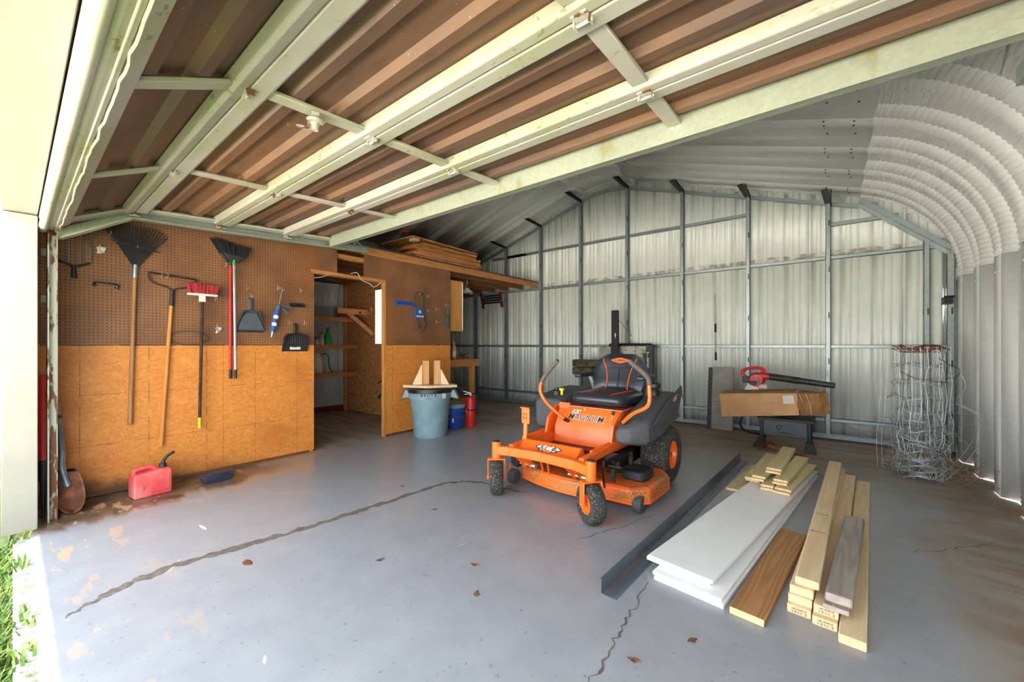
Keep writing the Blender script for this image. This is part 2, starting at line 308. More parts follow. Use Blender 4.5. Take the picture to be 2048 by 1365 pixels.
M['dgreen'] = plain('dark_green_paint', (24, 76, 62), .45, 0, .12, 14); M['navy'] = plain('navy_plastic', (46, 54, 70), .5, 0, .12, 14); M['greypan'] = plain('grey_plastic_pan', (74, 82, 90), .5, 0, .08, 14)
M['wire'] = plain('galvanised_wire', (172, 176, 178), .45, .3, .15, 10); M['rwire'] = plain('rusty_red_wire', (128, 62, 56), .6, .2, .2, 20); M['hook'] = plain('zinc_hook', (206, 200, 190), .35, .6, .08, 20)
M['straw'] = plain('dry_vines', (156, 126, 74), .9, 0, .2, 20); M['handle'] = wood('ash_handle', (146, 100, 58), (186, 138, 88), 2, 14); M['handley'] = wood('yellow_ash_handle', (192, 124, 52), (220, 156, 84), 2, 14)
M['crack'] = two('dirt_in_crack', (86, 76, 66), (116, 104, 92), 26, .35, .65, .9); M['leaf'] = plain('dry_leaf', (124, 74, 44), .8, 0, .2, 30); M['maroon'] = plain('maroon_paint', (96, 34, 34), .5, 0, .15, 10)
M['amber'] = plain('amber_plastic', (196, 158, 92), .35, 0, .06, 8); M['print'] = plain('black_print', (44, 46, 52), .6, 0, .05, 8); M['paper'] = plain('white_paper', (222, 222, 214), .7, 0, .05, 12); M['lime'] = plain('lime_print', (150, 200, 60), .6, 0, .05, 8)
M['grip'] = plain('black_rubber', (28, 28, 30), .8, 0, .15, 30); M['glazed'] = plain('white_enamel', (214, 216, 214), .35, 0, .05, 8); M['silver'] = plain('silver_tube', (190, 190, 190), .3, .7, .06, 10); M['bristle'] = plain('black_bristle', (30, 34, 36), .8, 0, .3, 50)
M['redbristle'] = plain('red_bristle', (186, 52, 62), .7, 0, .25, 60); M['tape'] = plain('white_tape', (216, 212, 204), .5, 0, .05, 10); M['rust'] = two('rusted_iron', (96, 58, 40), (134, 84, 56), 14, .4, .65, .75, .3)
# ================================================================== SETTING
def struct(name, label, cat, loc=(0, 0, 0)): return thing(name, label, cat, loc, kind='structure')
# ---- floor slab, cracks, ground, grass
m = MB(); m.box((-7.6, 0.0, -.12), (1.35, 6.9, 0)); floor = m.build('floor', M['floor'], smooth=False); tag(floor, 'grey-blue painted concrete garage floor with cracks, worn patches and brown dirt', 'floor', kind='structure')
def crack(pts, w0, w1, seed, mat='crack'):
    rnd = random.Random(seed); P = bez([(x, y, 0) for x, y in pts], 30); n = len(P); wn = [rnd.random() for _ in range(n//3+3)]; jn = [rnd.random()-.5 for _ in range(n//4+3)]; lerp = lambda a, q: a[int(q)]*(1-q % 1)+a[int(q)+1]*(q % 1); mb = MB(); vs = []; fs = []
    for i, p in enumerate(P):
        a = P[max(i-1, 0)]; b = P[min(i+1, n-1)]; d = (b-a).normalized(); s = Vector((-d.y, d.x, 0)); t = i/(n-1); w = (w0*(1-t)+w1*t)*(.3+.95*lerp(wn, i/3)+.25*rnd.random())*min(1, 6*t+.1, 6*(1-t)+.1); j = s*lerp(jn, i/4)*.03
        vs += [(p.x+j.x+s.x*w, p.y+j.y+s.y*w, .0008), (p.x+j.x-s.x*w*.8, p.y+j.y-s.y*w*.8, .0008)]
    mb.add(vs, [(2*i, 2*i+1, 2*i+3, 2*i+2) for i in range(n-1)]); return mb.build('crack', M[mat], floor, smooth=False)
CR = [(-2.68, .14), (-2.76, .28), (-2.83, .52), (-2.79, .86), (-2.74, 1.19), (-2.72, 1.52), (-2.69, 1.88), (-2.67, 2.35), (-2.5, 2.56), (-2.3, 2.62), (-2.04, 2.62), (-1.95, 2.7)]
crack(CR, .042, .012, 3); crack([(-.69, 1.25), (-.69, 1.47), (-.71, 1.65), (-.72, 1.81), (-.75, 2.06)], .006, .004, 4); crack([(-1.25, 2.2), (-1.12, 2.5), (-1.05, 2.75), (-.98, 2.9)], .004, .003, 5)
crack([(.35, 3.3), (.55, 3.5), (.8, 3.8)], .003, .003, 6)
LV = ['left of the thin crack, furthest of two', 'in the open floor, alone nearest the camera', 'beside the end of the brown board', 'on the thin crack in the right foreground', 'in front of the pine studs', 'below the long dirty crack', 'above the long dirty crack near the doorway', 'in the open floor before the mower']
for i, (x, y, a) in enumerate([(-1.55, 1.6, .3), (-1.36, 1.42, 2.0), (-.45, 1.75, 1.0), (-.6, 1.5, .2), (-.28, 1.55, .4), (-2.0, 1.3, 1.2), (-2.9, 2.1, .5), (-2.3, 1.95, .9)]):
    mb = MB().at((x, y, .003), (.15, .1, a)); mb.grid(lambda u, v: ((u-.5)*.05, (v-.5)*.028*math.sin(math.pi*min(max(u, .04), .96)), .006*math.sin(u*5)*math.cos(v*4)), 6, 3)
    tag(mb.build('dry_leaf', M['leaf']), 'small curled brown leaf '+LV[i], 'leaf', 'dry leaves on the floor')
def scuff(pts, w):
    mb = MB(); a, b = Vector(pts[0]+(0,)), Vector(pts[1]+(0,)); d = (b-a).normalized(); s = Vector((-d.y, d.x, 0))*w
    rs = random.Random(int(abs(a.x*1000))); K = 9; L_ = (b-a); mb.add([tuple(a+L_*(k/K)+s*(q*(.35+.65*rs.random())*math.sin(math.pi*(k+.25)/(K+.5)))+Vector((0, 0, .0007))) for q in (0.5, -.5) for k in range(K+1)], [tuple(range(K+1))+tuple(range(2*K+1, K, -1))]); mb.build('paint_scuff', M['tape'], floor, smooth=False)
for p, w in [(((-3.35, .79), (-3.22, .80)), .03), (((-1.74, .62), (-1.69, .6)), .02), (((-1.77, 1.67), (-1.76, 1.75)), .008), (((-3.07, 2.55), (-2.73, 2.49)), .008), (((-3.6, 1.3), (-3.42, 1.5)), .006), (((-.63, 1.02), (-.72, 1.1)), .008), (((-2.1, 2.9), (-2.0, 3.05)), .006), (((-2.9, .6), (-2.78, .52)), .012)]: scuff(p, w)
m = MB(); m.prism([(-2.558+.04*math.cos(a)*(1+.2*math.sin(3*a)), .822+.022*math.sin(a)) for a in [6.283*k/14 for k in range(14)]], .0003, .0009); m.build('rust_spot', M['rust'], floor, smooth=False)
g = NT('lawn_soil', .95); gn = g.noise(1.2, 5); g.col(g.mix(g.ss(gn, .3, .7), srgb(92, 100, 56), srgb(118, 124, 76)))
m = MB(); m.box((-60, -60, -.3), (60, 60, -.1)); tag(m.build('ground', g.m, smooth=False), 'green lawn ground stretching outside the garage', 'ground', kind='structure')
gb = NT('grass_blade', .6); gi = gb.noise(9, 2); gb.col(gb.mix(gb.ss(gi, .3, .7), srgb(86, 122, 36), srgb(148, 166, 78)))
m = MB(); m.box((-30, -40, -.12), (30, -2.6, -.07)); tag(m.build('bounce_yard', plain('pale_bounce', (214, 208, 196), .8, 0, .06, 3), smooth=False), 'pale ground added outside the open door to bounce light indoors', 'bounce_yard', kind='structure')  # added pale ground, out of view, reflects sun into the garage
rnd = random.Random(5); m = MB()
def blade(x, y, h, a, z=-.1, w=.005):
    lx, ly = math.cos(a), math.sin(a); b = rnd.uniform(.3, 1.0)*h
    m.add([(x-ly*w, y+lx*w, z), (x+ly*w, y-lx*w, z), (x+ly*w*.7+lx*b*.4, y-lx*w*.7+ly*b*.4, z+h*.65), (x-ly*w*.7+lx*b*.4, y+lx*w*.7+ly*b*.4, z+h*.65), (x+lx*b, y+ly*b, z+h*.85)], [(0, 1, 2, 3), (3, 2, 4)])
for i in range(15000):
    x = rnd.uniform(-5.6, -.6); y = -abs(rnd.gauss(0, .34))-(.004 if x > -4.06 else .16)
    blade(x, y, rnd.uniform(.07, .13), rnd.uniform(0, 6.28))
for i in range(1100):
    x = rnd.uniform(-4.4, -.8); e = .05+.05*math.sin(x*7)+.04*math.sin(x*17+1); y = -.03+rnd.random()**2*max(e, 0.01); blade(x, -.02, rnd.uniform(.10, .15), rnd.uniform(.6, 2.5), -.1)
for i in range(60):
    x = rnd.choice([-3.95, -3.5, -2.75, -2.45])+rnd.gauss(0, .04); blade(x, rnd.uniform(0, .06), rnd.uniform(.03, .07), rnd.uniform(0, 6.28), 0.0, .006)
tag(m.build('lawn_grass', gb.m, smooth=False), 'bright green grass growing along the edge of the slab', 'grass', kind='stuff')
# ---- arch shell
XR, XW, ZW, RE, RR, SL = -3.17, 1.05, 1.95, 1.15, 1.6, math.radians(18)
EX, EZ = XW-RE+RE*math.sin(SL), ZW+RE*math.cos(SL)
TX = XR+RR*math.sin(SL); TZ = EZ+(EX-TX)*math.tan(SL); TC = TZ-RR*math.cos(SL)
def z_in(x):
    x = abs(x-XR); xr = x+XR
    if x <= RR*math.sin(SL): return TC+math.sqrt(RR*RR-x*x)
    if xr <= EX: return EZ+(EX-xr)*math.tan(SL)
    if xr < XW: return ZW+math.sqrt(max(0, RE*RE-(xr-(XW-RE))**2))
    return ZW
def z_out(x):
    xr = abs(x-XR)+XR
    if xr <= EX: return z_in(x)+.088
    return ZW+math.sqrt(max(0, (RE+.08)**2-(xr-(XW-RE))**2))
PROF = [(0, 0), (.17, 0), (.23, .075), (.55, .075), (.61, 0)]
def sweep(path, name, mat):   # path: list of (x, z, nx, nz, crimp)
    mb = MB(); vs = []; n = len(PROF)
    for x, z, nx, nz, c in path:
        for y, d in PROF: vs.append((x+nx*(d+c), y, z+nz*(d+c)))
    mb.add(vs, [(i*n+k, i*n+k+1, (i+1)*n+k+1, (i+1)*n+k) for i in range(len(path)-1) for k in range(n-1)])
    o = mb.build(name, mat, None, solid=.002, ang=9); return o
def arcpath(cx, cz, R, a0, a1, amp=.007, wl=.042):
    L = abs(a1-a0)*R; nw = int(L/wl); N = nw*6; out = []
    for i in range(N+1):
        a = a0+(a1-a0)*i/N; c = amp*((0, 0, 0, .75, 1, .75)[i % 6] if 0 < i < N else 0)
        out.append((cx+R*math.cos(a), cz+R*math.sin(a), math.cos(a), math.sin(a), c))
    return out
def mir(p): return [(2*XR-x, z, -nx, nz, c) for x, z, nx, nz, c in p]
p_wall = [(XW, .007, 1, 0, 0), (XW, 1.0, 1, 0, 0), (XW, ZW, 1, 0, 0)]
p_eave = arcpath(XW-RE, ZW, RE, 0, math.pi/2-SL)
sn, cs = math.sin(SL), math.cos(SL)
p_roof = [(EX, EZ, sn, cs, 0), ((EX+TX)/2, (EZ+TZ)/2, sn, cs, 0), (TX, TZ, sn, cs, 0)]
p_ridge = arcpath(XR, TC, RR, math.pi/2-SL, math.pi/2+SL)
ceiling = struct('ceiling', 'ribbed galvanised metal arch roof with crimped eaves over the garage', 'roof')
wall_right = struct('wall_right', 'ribbed grey galvanised side wall of the arch building', 'wall')
wall_outer = struct('wall_outer_left', 'ribbed galvanised side wall behind the workshop shelves', 'wall')
NP = 11
def panels(path, name, root):
    o = sweep(path, name, M['arch']); o.parent = root; o.location = (0, .05, 0)
    for i in range(1, NP): inst(o, root, (0, .05+.61*i, 0))
panels(p_wall, 'wall_panel', wall_right); panels(p_eave, 'eave_panel', ceiling); panels(p_roof, 'roof_panel', ceiling); panels(p_ridge, 'ridge_panel', ceiling)
panels(mir(p_roof), 'roof_panel', ceiling); panels(mir(p_eave), 'eave_panel', ceiling); panels(mir(p_wall), 'wall_panel', wall_outer)
m = MB()
def bolt(x, z, nx, nz, y, d=0):
    p = Vector((x+nx*d, y, z+nz*d)); q = p-Vector((nx, 0, nz))*.007; m.cyl(p, q, .009, .007, 6)
for i in range(NP):
    y0 = .05+.61*i
    for t in (.12, .33):
        x, z = EX-t*cs, EZ+t*sn
        for yy, d in ((.04, 0), (.13, 0), (.3, .075), (.48, .075)): bolt(x, z, sn, cs, y0+yy, d)
    for t in (.1, .32):
        for sgn in (1, -1):
            x, z = TX+t*cs, TZ-t*sn; xx = x if sgn > 0 else 2*XR-x
            for yy, d in ((.04, 0), (.13, 0), (.3, .075), (.48, .075)): bolt(xx, z, sgn*sn, cs, y0+yy, d)
m.build('seam_bolts', M['blackm'], ceiling, kind='stuff')
m = MB()
for i in range(NP):
    for yy, d in ((.04, 0), (.13, 0), (.3, .075), (.48, .075)):
        for zz in (.06, .2, 1.82): bolt(XW, zz, 1, 0, .05+.61*i+yy, d)
m.build('wall_bolts', M['steel'], wall_right, kind='stuff')
# ---- back wall
YB = 6.72
wall_back = struct('wall_back', 'cream ribbed sheet-metal back wall on grey steel studs', 'wall')
def sheet_cols(x0, x1):
    out = []; P = [(0, 0), (.02, 0), (.032, .03), (.074, .03), (.086, 0), (.125, 0), (.129, .005), (.141, .005), (.145, 0), (.20, 0), (.204, .005), (.216, .005), (.22, 0), (.305, 0)]
    for k in range(3):
        for dx, d in P[:-1]: out.append((x0+k*.305+dx, d))
    out.append((x0+.915, 0)); return [(x, d) for x, d in out if x <= x1+1e-6 and x >= 2*XR-1.14]
def sheet(x0, za, zb, yo):
    mb = MB(); C = sheet_cols(x0, 1.2); vs = []
    for x, d in C:
        top = min(zb, z_out(x)); top = max(top, za+.01); vs += [(x, YB+d+yo, za), (x, YB+d+yo, top)]
    mb.add(vs, [(2*i, 2*i+2, 2*i+3, 2*i+1) for i in range(len(C)-1)]); mb.build('sheet_panel', M['sheet'], wall_back, solid=.0015, ang=20)
x = -7.56
while x < 1.15:
    sheet(x, .0, 2.42, 0); sheet(x, 2.385, 4.3, -.004); x += .914
m = MB()
for k in range(60):
    xa = 2*XR-1.16+k*(2*(1.16-XR))/60; xb = xa+(2*(1.16-XR))/60; za, zb = z_out(xa), z_out(xb)
    m.add([(xa, YB+.045, max(za-.25, -.1)), (xb, YB+.045, max(zb-.25, -.1)), (xb, YB+.045, zb+.2), (xa, YB+.045, za+.2)], [(0, 1, 2, 3)])
m.build('rake_light_block', M['sheet'], wall_back, solid=.003, smooth=False)  # added behind the sheets to block daylight leaking along the roof edge
m = MB(); m.box((2*XR-1.2, YB+.04, -.12), (1.2, YB+.06, .12)); m.box((.7, YB+.04, -.1), (1.25, YB+.06, 2.6)); m.build('base_light_block', M['sheet'], wall_back, smooth=False)  # unseen strips added at base and corner to stop light leaking in
SX = [-.045-.91*k for k in range(8)]
def steel(name, mb, root=wall_back, mat='galv'): return mb.build(name, M[mat], root, smooth=False)
def cstud(x, z0, z1, w=.05, dep=.075):
    mb = MB(); y0 = YB-.012-dep; t = .004
    mb.box((x-w/2, y0, z0), (x-w/2+t, YB-.012, z1)); mb.box((x-w/2, y0, z0), (x+w/2, y0+t, z1)); mb.box((x-w/2, YB-.016, z0), (x+w/2, YB-.012, z1)); mb.box((x+w/2-t, y0, z0), (x+w/2, y0+.018, z1))
    o = steel('wall_stud', mb); sl = MB(); z = z0+.35
    while z < z1-.3: sl.box((x+.004, y0-.002, z), (x+.016, y0+.001, z+.075)); sl.box((x-w/2-.001, y0+.03, z), (x-w/2+.001, y0+.045, z+.075)); z += .6
    if sl.v: sl.build('punched_slot', M['blackm'], o, smooth=False)
for k, x in enumerate(SX): cstud(x, .02, z_in(x)-.07)
cstud(.855, .02, 2.45); cstud(1.045, .02, 2.27, .06)
XS = sorted([-7.35]+SX+[.855, 1.045])
def girt(xa, xb, z, h=.045):
    mb = MB(); mb.box((xa, YB-.055, z-h/2), (xb, YB-.05, z+h/2)); mb.box((xa, YB-.055, z+h/2-.004), (xb, YB-.006, z+h/2)); mb.box((xa, YB-.055, z-h/2), (xb, YB-.006, z-h/2+.004)); steel('wall_girt', mb)
for i in range(len(XS)-1):
    a, b = XS[i]+.03, XS[i+1]-.03; xm = (a+b)/2
    for z in (.24, 1.2, 2.36): girt(a, b, z)
    if z_in(a) > 3.2 and z_in(b) > 3.2: girt(a, b, 3.11)
    mb = MB(); mb.box((XS[i], YB-.1, .0), (XS[i+1], YB-.012, .006)); mb.box((XS[i], YB-.1, 0), (XS[i+1], YB-.096, .055)); mb.box((XS[i], YB-.016, 0), (XS[i+1], YB-.012, .055)); steel('base_channel', mb)
girt(-.015, .62, 2.79); girt(-5.9, -5.0, 3.11)
m = MB(); m.bar((.27, YB-.11, 3.03), (1.05, YB-.11, 2.31), .05, .06, (0, 1, 0)); m.bar((.25, YB-.06, 2.99), (1.03, YB-.06, 2.27), .04, .012, (0, 1, 0)); steel('corner_brace', m)
m = MB()
pts = [(x, z_in(x)-.075) for x in [-6.6, -5.4, -4.5, -3.6, -3.4, -3.17, -2.95, -2.75, -1.8, -.95, .25]]
for (xa, za), (xb, zb) in zip(pts[:-1], pts[1:]): m.bar((xa, YB-.05, za), (xb, YB-.05, zb), .05, .045, (0, 0, 1))
steel('rake_channel', m)
for x in SX[:-1]:
    z = z_in(x)-.03; m = MB(); m.bar((x-.03, YB-.52, z-.0), (x+.0, YB-.08, z-.045), .07, .012); m.bar((x+.03, YB-.52, z-.025), (x+.03, YB-.08, z-.06), .012, .05); steel('roof_clip', m, wall_back, 'blackm')
m = MB(); m.box((.98, YB-.2, 1.68), (1.045, YB-.02, 1.76)); m.box((.98, YB-.2, 1.75), (1.06, YB-.15, 1.77)); steel('corner_clip', m, wall_back, 'blackm')
m = MB(); m.tube(bez([(1.04, 3.9, 1.72), (1.03, 3.6, 1.69), (1.0, 3.45, 1.7), (1.04, 3.35, 1.74)]), .006, 6); m.build('dangling_cable', M['wire'], wall_right)
# ---- front wall and white casing
wall_front = struct('wall_front', 'front wall with white painted casing around the open garage door', 'wall')
m = MB(); m.box((-7.6, -.02, 2.2), (1.3, .03, 4.3)); m.build('upper_cladding', M['arch'], wall_front, smooth=False)
m = MB(); m.box((-7.6, -.02, -.1), (-4.26, .03, 2.2)); m.build('side_cladding', M['arch'], wall_front, smooth=False)
m = MB(); m.box((-4.3, -.046, 0), (-4.1, .104, 2.075)); m.build('jamb_casing', M['white'], wall_front, bevel=.004)
m = MB(); m.box((-4.36, -.05, 2.08), (1.2, .104, 2.34)); m.build('header_casing', M['white'], wall_front, bevel=.004)
m = MB(); m.box((.62, -.046, 0), (1.2, .104, 2.075)); m.build('jamb_casing', M['white'], wall_front, bevel=.004)
m = MB(); m.box((-4.36, .104, 2.3), (1.2, .15, 2.42)); m.build('header_board', M['joist'], wall_front, smooth=False)
# ---- left partition wall with strand board and pegboard
XL = -4.63
wall_left = struct('wall_left', 'partition wall of brown pegboard above orange strand board, with a doorway', 'wall')
def slab(name, mat, y0, y1, z0, z1, t=.011, x=XL, bev=0): m = MB(); m.box((x-t, y0, z0), (x, y1, z1)); return m.build(name, M[mat], wall_left, smooth=False)
slab('strand_board', 'osb', .11, 1.28, .03, 1.215); slab('strand_board', 'osb', 1.282, 2.155, .03, 1.215); slab('strand_board', 'osb', 3.1, 4.25, .03, 1.215)
slab('pegboard', 'peg', .11, 1.28, 1.22, 2.36, .006); 
m = MB(); m.prism([(1.282, 1.22), (2.155, 1.22), (2.155, 2.045), (2.43, 2.045), (2.43, 2.36), (1.282, 2.36)], XL-.006, XL, 'X'); m.build('pegboard', M['peg'], wall_left, smooth=False)
m = MB(); m.prism([(2.78, 2.085), (3.1, 2.085), (3.1, 1.22), (4.25, 1.22), (4.25, 2.37), (2.78, 2.37)], XL-.006, XL, 'X'); m.build('pegboard', M['peg'], wall_left, smooth=False)
def lum(root, name, lo, hi, mat, bev=.003): m = MB(); m.box(lo, hi); return m.build(name, M[mat], root, bevel=bev, seg=1)
XI = XL-.012
for y in (.13, .52, .93, 1.3, 1.72, 2.11): lum(wall_left, 'stud', (XI-.089, y, .04), (XI, y+.038, 2.33), 'studz')
for y in (3.5, 3.9, 4.2): lum(wall_left, 'stud', (XI-.089, y, .04), (XI, y+.038, 2.33), 'studz')
lum(wall_left, 'door_jamb', (XL-.045, 3.062, .0), (XL+.004, 3.1, 2.06), 'studz'); lum(wall_left, 'door_jamb', (XI-.089, 2.11, .0), (XI+.002, 2.15, 2.06), 'studz')
lum(wall_left, 'door_head', (XL-.1, 2.12, 2.045), (XL+.003, 3.1, 2.085), 'stud'); lum(wall_left, 'bottom_plate', (XI-.089, .1, 0), (XI, 2.11, .04), 'joist')
lum(wall_left, 'cripple', (XI-.089, 2.40, 2.085), (XI-.05, 2.438, 2.34), 'studz'); lum(wall_left, 'header_joist', (XI-.1, 2.15, 2.27), (XI-.02, 3.0, 2.33), 'stud')
lum(wall_left, 'top_plate', (XL-.04, .1, 2.375), (XL+.004, 2.74, 2.46), 'joist'); lum(wall_left, 'edge_beam', (XL-.034, 2.75, 2.372), (XL+.006, 6.6, 2.468), 'stud')
m = MB(); m.tube(bez([(XL+.01, 2.16, 1.99), (XL+.005, 2.24, 2.01), (XL+.004, 2.32, 2.045)]), .004, 6); m.tube(bez([(XL+.008, 2.6, 2.1), (XL+.012, 2.68, 2.12), (XL+.008, 2.72, 2.07), (XL+.01, 2.76, 2.03), (XL+.012, 2.86, 2.0), (XL+.01, 2.92, 1.97), (XL+.01, 3.02, 2.04)]), .004, 6); m.build('electric_cable', M['tape'], wall_left)
# ---- loft: joists and deck
loft = struct('trim_1', 'plywood storage loft deck on dark wooden joists', 'loft')
for k in range(1, 8): lum(loft, 'joist', (XL-.04-.38*k, .1, 2.372), (XL-.38*k, 6.6, 2.462), 'joist', 0)
m = MB(); m.box((-7.3, .12, 2.47), (XL+.008, 6.6, 2.484)); m.build('loft_deck', M['ply2'], loft, smooth=False)
m = MB(); m.box((XL+.006, 2.76, 2.474), (XL+.012, 6.6, 2.488)); m.build('deck_edging', M['navy'], loft, smooth=False)
# ---- workshop partition
wall_inner = struct('wall_workshop', 'plywood partition wall at the back of the workshop', 'wall')
m = MB(); m.box((-7.3, 3.95, .01), (XI-.0, 3.962, 2.37)); m.build('plywood_panel', M['ply'], wall_inner, smooth=False)
m = MB(); m.box((-7.3, 4.05, .01), (XI, 4.062, 2.37)); m.build('plywood_panel', M['ply2'], wall_inner, smooth=False)
for x in (-7.2, -6.6, -6.0, -5.4, -4.8): lum(wall_inner, 'stud', (x, 3.962, .0), (x+.038, 4.05, 2.37), 'studz', 0)
m = MB(); m.box((-7.22, .3, .0), (-7.16, 3.94, .1)); tag(m.build('baseboard_workshop', M['maroon'], smooth=False), 'dark red base board along the workshop outer wall', 'baseboard', kind='structure')
# ================================================================== SECTIONAL DOOR
door = struct('door_1', 'open overhead sectional garage door, brown ribbed panels with mildewed white rails', 'garage door')
J = [(.155, 2.04), (.59, 2.25), (1.15, 2.28), (1.71, 2.31), (2.17, 2.335)]
DX0, DX1 = -4.2, .58; STX = [-4.17, -3.03, -1.84, -.63, .55]
for i in range(4):
    (ya, za), (yb, zb) = J[i], J[i+1]; L = math.hypot(yb-ya, zb-za); a = math.atan2(zb-za, yb-ya); o = Vector((0, ya, za)); e = Vector((0, math.cos(a), math.sin(a))); nn = Vector((0, math.sin(a), -math.cos(a)))
    def P(x, s, n): q = o+e*s+nn*n; return (x, q.y, q.z)
    sec = struct_sec = MB(); prof = [(.0, -.055)]
    for c in (.33, .68): prof += [(L*c-.045, -.055), (L*c-.022, -.028), (L*c+.022, -.028), (L*c+.045, -.055)]
    prof.append((L, -.055)); vs = []
    for s_, n_ in prof: vs += [P(DX0, s_, n_), P(DX1, s_, n_)]
    sec.add(vs, [(2*k, 2*k+1, 2*k+3, 2*k+2) for k in range(len(prof)-1)])
    sp = sec.build('door_section', M['brown'], door, smooth=False, solid=.002)
    def ext(name, poly, mat, x0=DX0, x1=DX1, bev=.004):
        mb = MB(); n = len(poly); mb.add([P(x0, *p) for p in poly]+[P(x1, *p) for p in poly], [tuple(range(n)), tuple(range(2*n-1, n-1, -1))]+[(k, (k+1) % n, n+(k+1) % n, n+k) for k in range(n)])
        return mb.build(name, M[mat], sp, bevel=bev)
    if i == 0:
        ext('bottom_rail', [(-.03, -.05), (.115, -.05), (.115, -.012), (.105, .012), (.03, .03), (-.005, .03), (-.03, .0)], 'rail'); ext('rail_lip', [(.012, .03), (.03, .03), (.03, .038), (.012, .038)], 'rail')
        mb = MB(); rz = random.Random(2); pp = []; k = 0
        while DX0+k*.06 < DX1: pp.append(P(DX0+k*.06, .034+rz.uniform(-.005, .005), .04)); k += 1
        mb.tube(pp, .005, 6); mb.build('seal_bead', M['rail'], sp)
        mb = MB(); mb.tube([P(DX0-.02, -.035, .012), P(DX1, -.035, .012)], .022, 12); mb.build('weather_seal', M['rail'], sp)
    else: ext('near_rail', [(.004, -.05), (.05, -.05), (.088, -.03), (.088, -.012), (.07, .006), (.004, .006)], 'rail')
    if i < 3: ext('far_rail', [(L-.062, -.05), (L-.004, -.05), (L-.004, .004), (L-.05, .004), (L-.062, -.01)], 'rail')
    for x in STX:
        w = .028 if abs(x+1.84) > 1e-3 and x not in (-.63,) else .034
        mb = MB(); s0, s1 = (.115 if i == 0 else .085), L-.06 if i < 3 else L-.02
        mb.add([P(x-w, s0, -.026), P(x+w, s0, -.026), P(x+w, s1, -.026), P(x-w, s1, -.026), P(x-w, s0, -.008), P(x+w, s0, -.008), P(x+w, s1, -.008), P(x-w, s1, -.008)], [(0, 1, 2, 3), (4, 7, 6, 5), (0, 4, 5, 1), (1, 5, 6, 2), (2, 6, 7, 3), (3, 7, 4, 0)]); mb.build('stile', M['rail'], sp, bevel=.003, seg=1)
        if i > 0 and x not in (STX[0], STX[-1]):
            mb = MB(); c = o
            def hb(sa, sb, xa, xb, na, nb): mb.add([P(xa, sa, na), P(xb, sa, na), P(xb, sb, na), P(xa, sb, na), P(xa, sa, nb), P(xb, sa, nb), P(xb, sb, nb), P(xa, sb, nb)], [(0, 1, 2, 3), (4, 7, 6, 5), (0, 4, 5, 1), (1, 5, 6, 2), (2, 6, 7, 3), (3, 7, 4, 0)])
            hb(-.03, .03, x-.028, x+.028, .004, .009); hb(-.012, .018, x-.03, x-.024, .006, .028); hb(-.012, .018, x+.024, x+.03, .006, .028); mb.tube([P(x-.035, .003, .02), P(x+.035, .003, .02)], .006, 8); mb.build('hinge', M['rusty'], sp)
    if i == 3:
        ext('top_strut', [(L-.05, -.06), (L-.044, -.06), (L-.044, .052), (L+.03, .052), (L+.03, .046), (L-.05, .046)], 'strut', DX0, DX1, 0); ext('strut_face', [(L-.054, -.055), (L-.05, -.055), (L-.05, .062), (L-.054, .062)], 'strut', DX0, DX1, 0)
    for x in (DX0-.006, DX1+.006):
        mb = MB(); mb.add([P(x-.008, 0, -.05), P(x+.008, 0, -.05), P(x+.008, L, -.05), P(x-.008, L, -.05), P(x-.008, 0, .002), P(x+.008, 0, .002), P(x+.008, L, .002), P(x-.008, L, .002)], [(0, 1, 2, 3), (4, 7, 6, 5), (0, 4, 5, 1), (1, 5, 6, 2), (2, 6, 7, 3), (3, 7, 4, 0)]); mb.build('end_stile', M['galvd'], sp, smooth=False)
m = MB(); c = Vector((-1.84, .86, 2.243)); m.cyl(c, c+Vector((0, 0, -.012)), .036, .034, 20); m.cyl(c+Vector((0, 0, -.012)), c+Vector((0, 0, -.045)), .017, .015, 14); m.bar(c+Vector((0, 0, -.04)), c+Vector((-.02, -.11, -.055)), .02, .006); m.bar(c+Vector((-.05, .02, .01)), c+Vector((.05, -.02, .01)), .03, .006); m.build('lock_handle', M['rusty'], door)
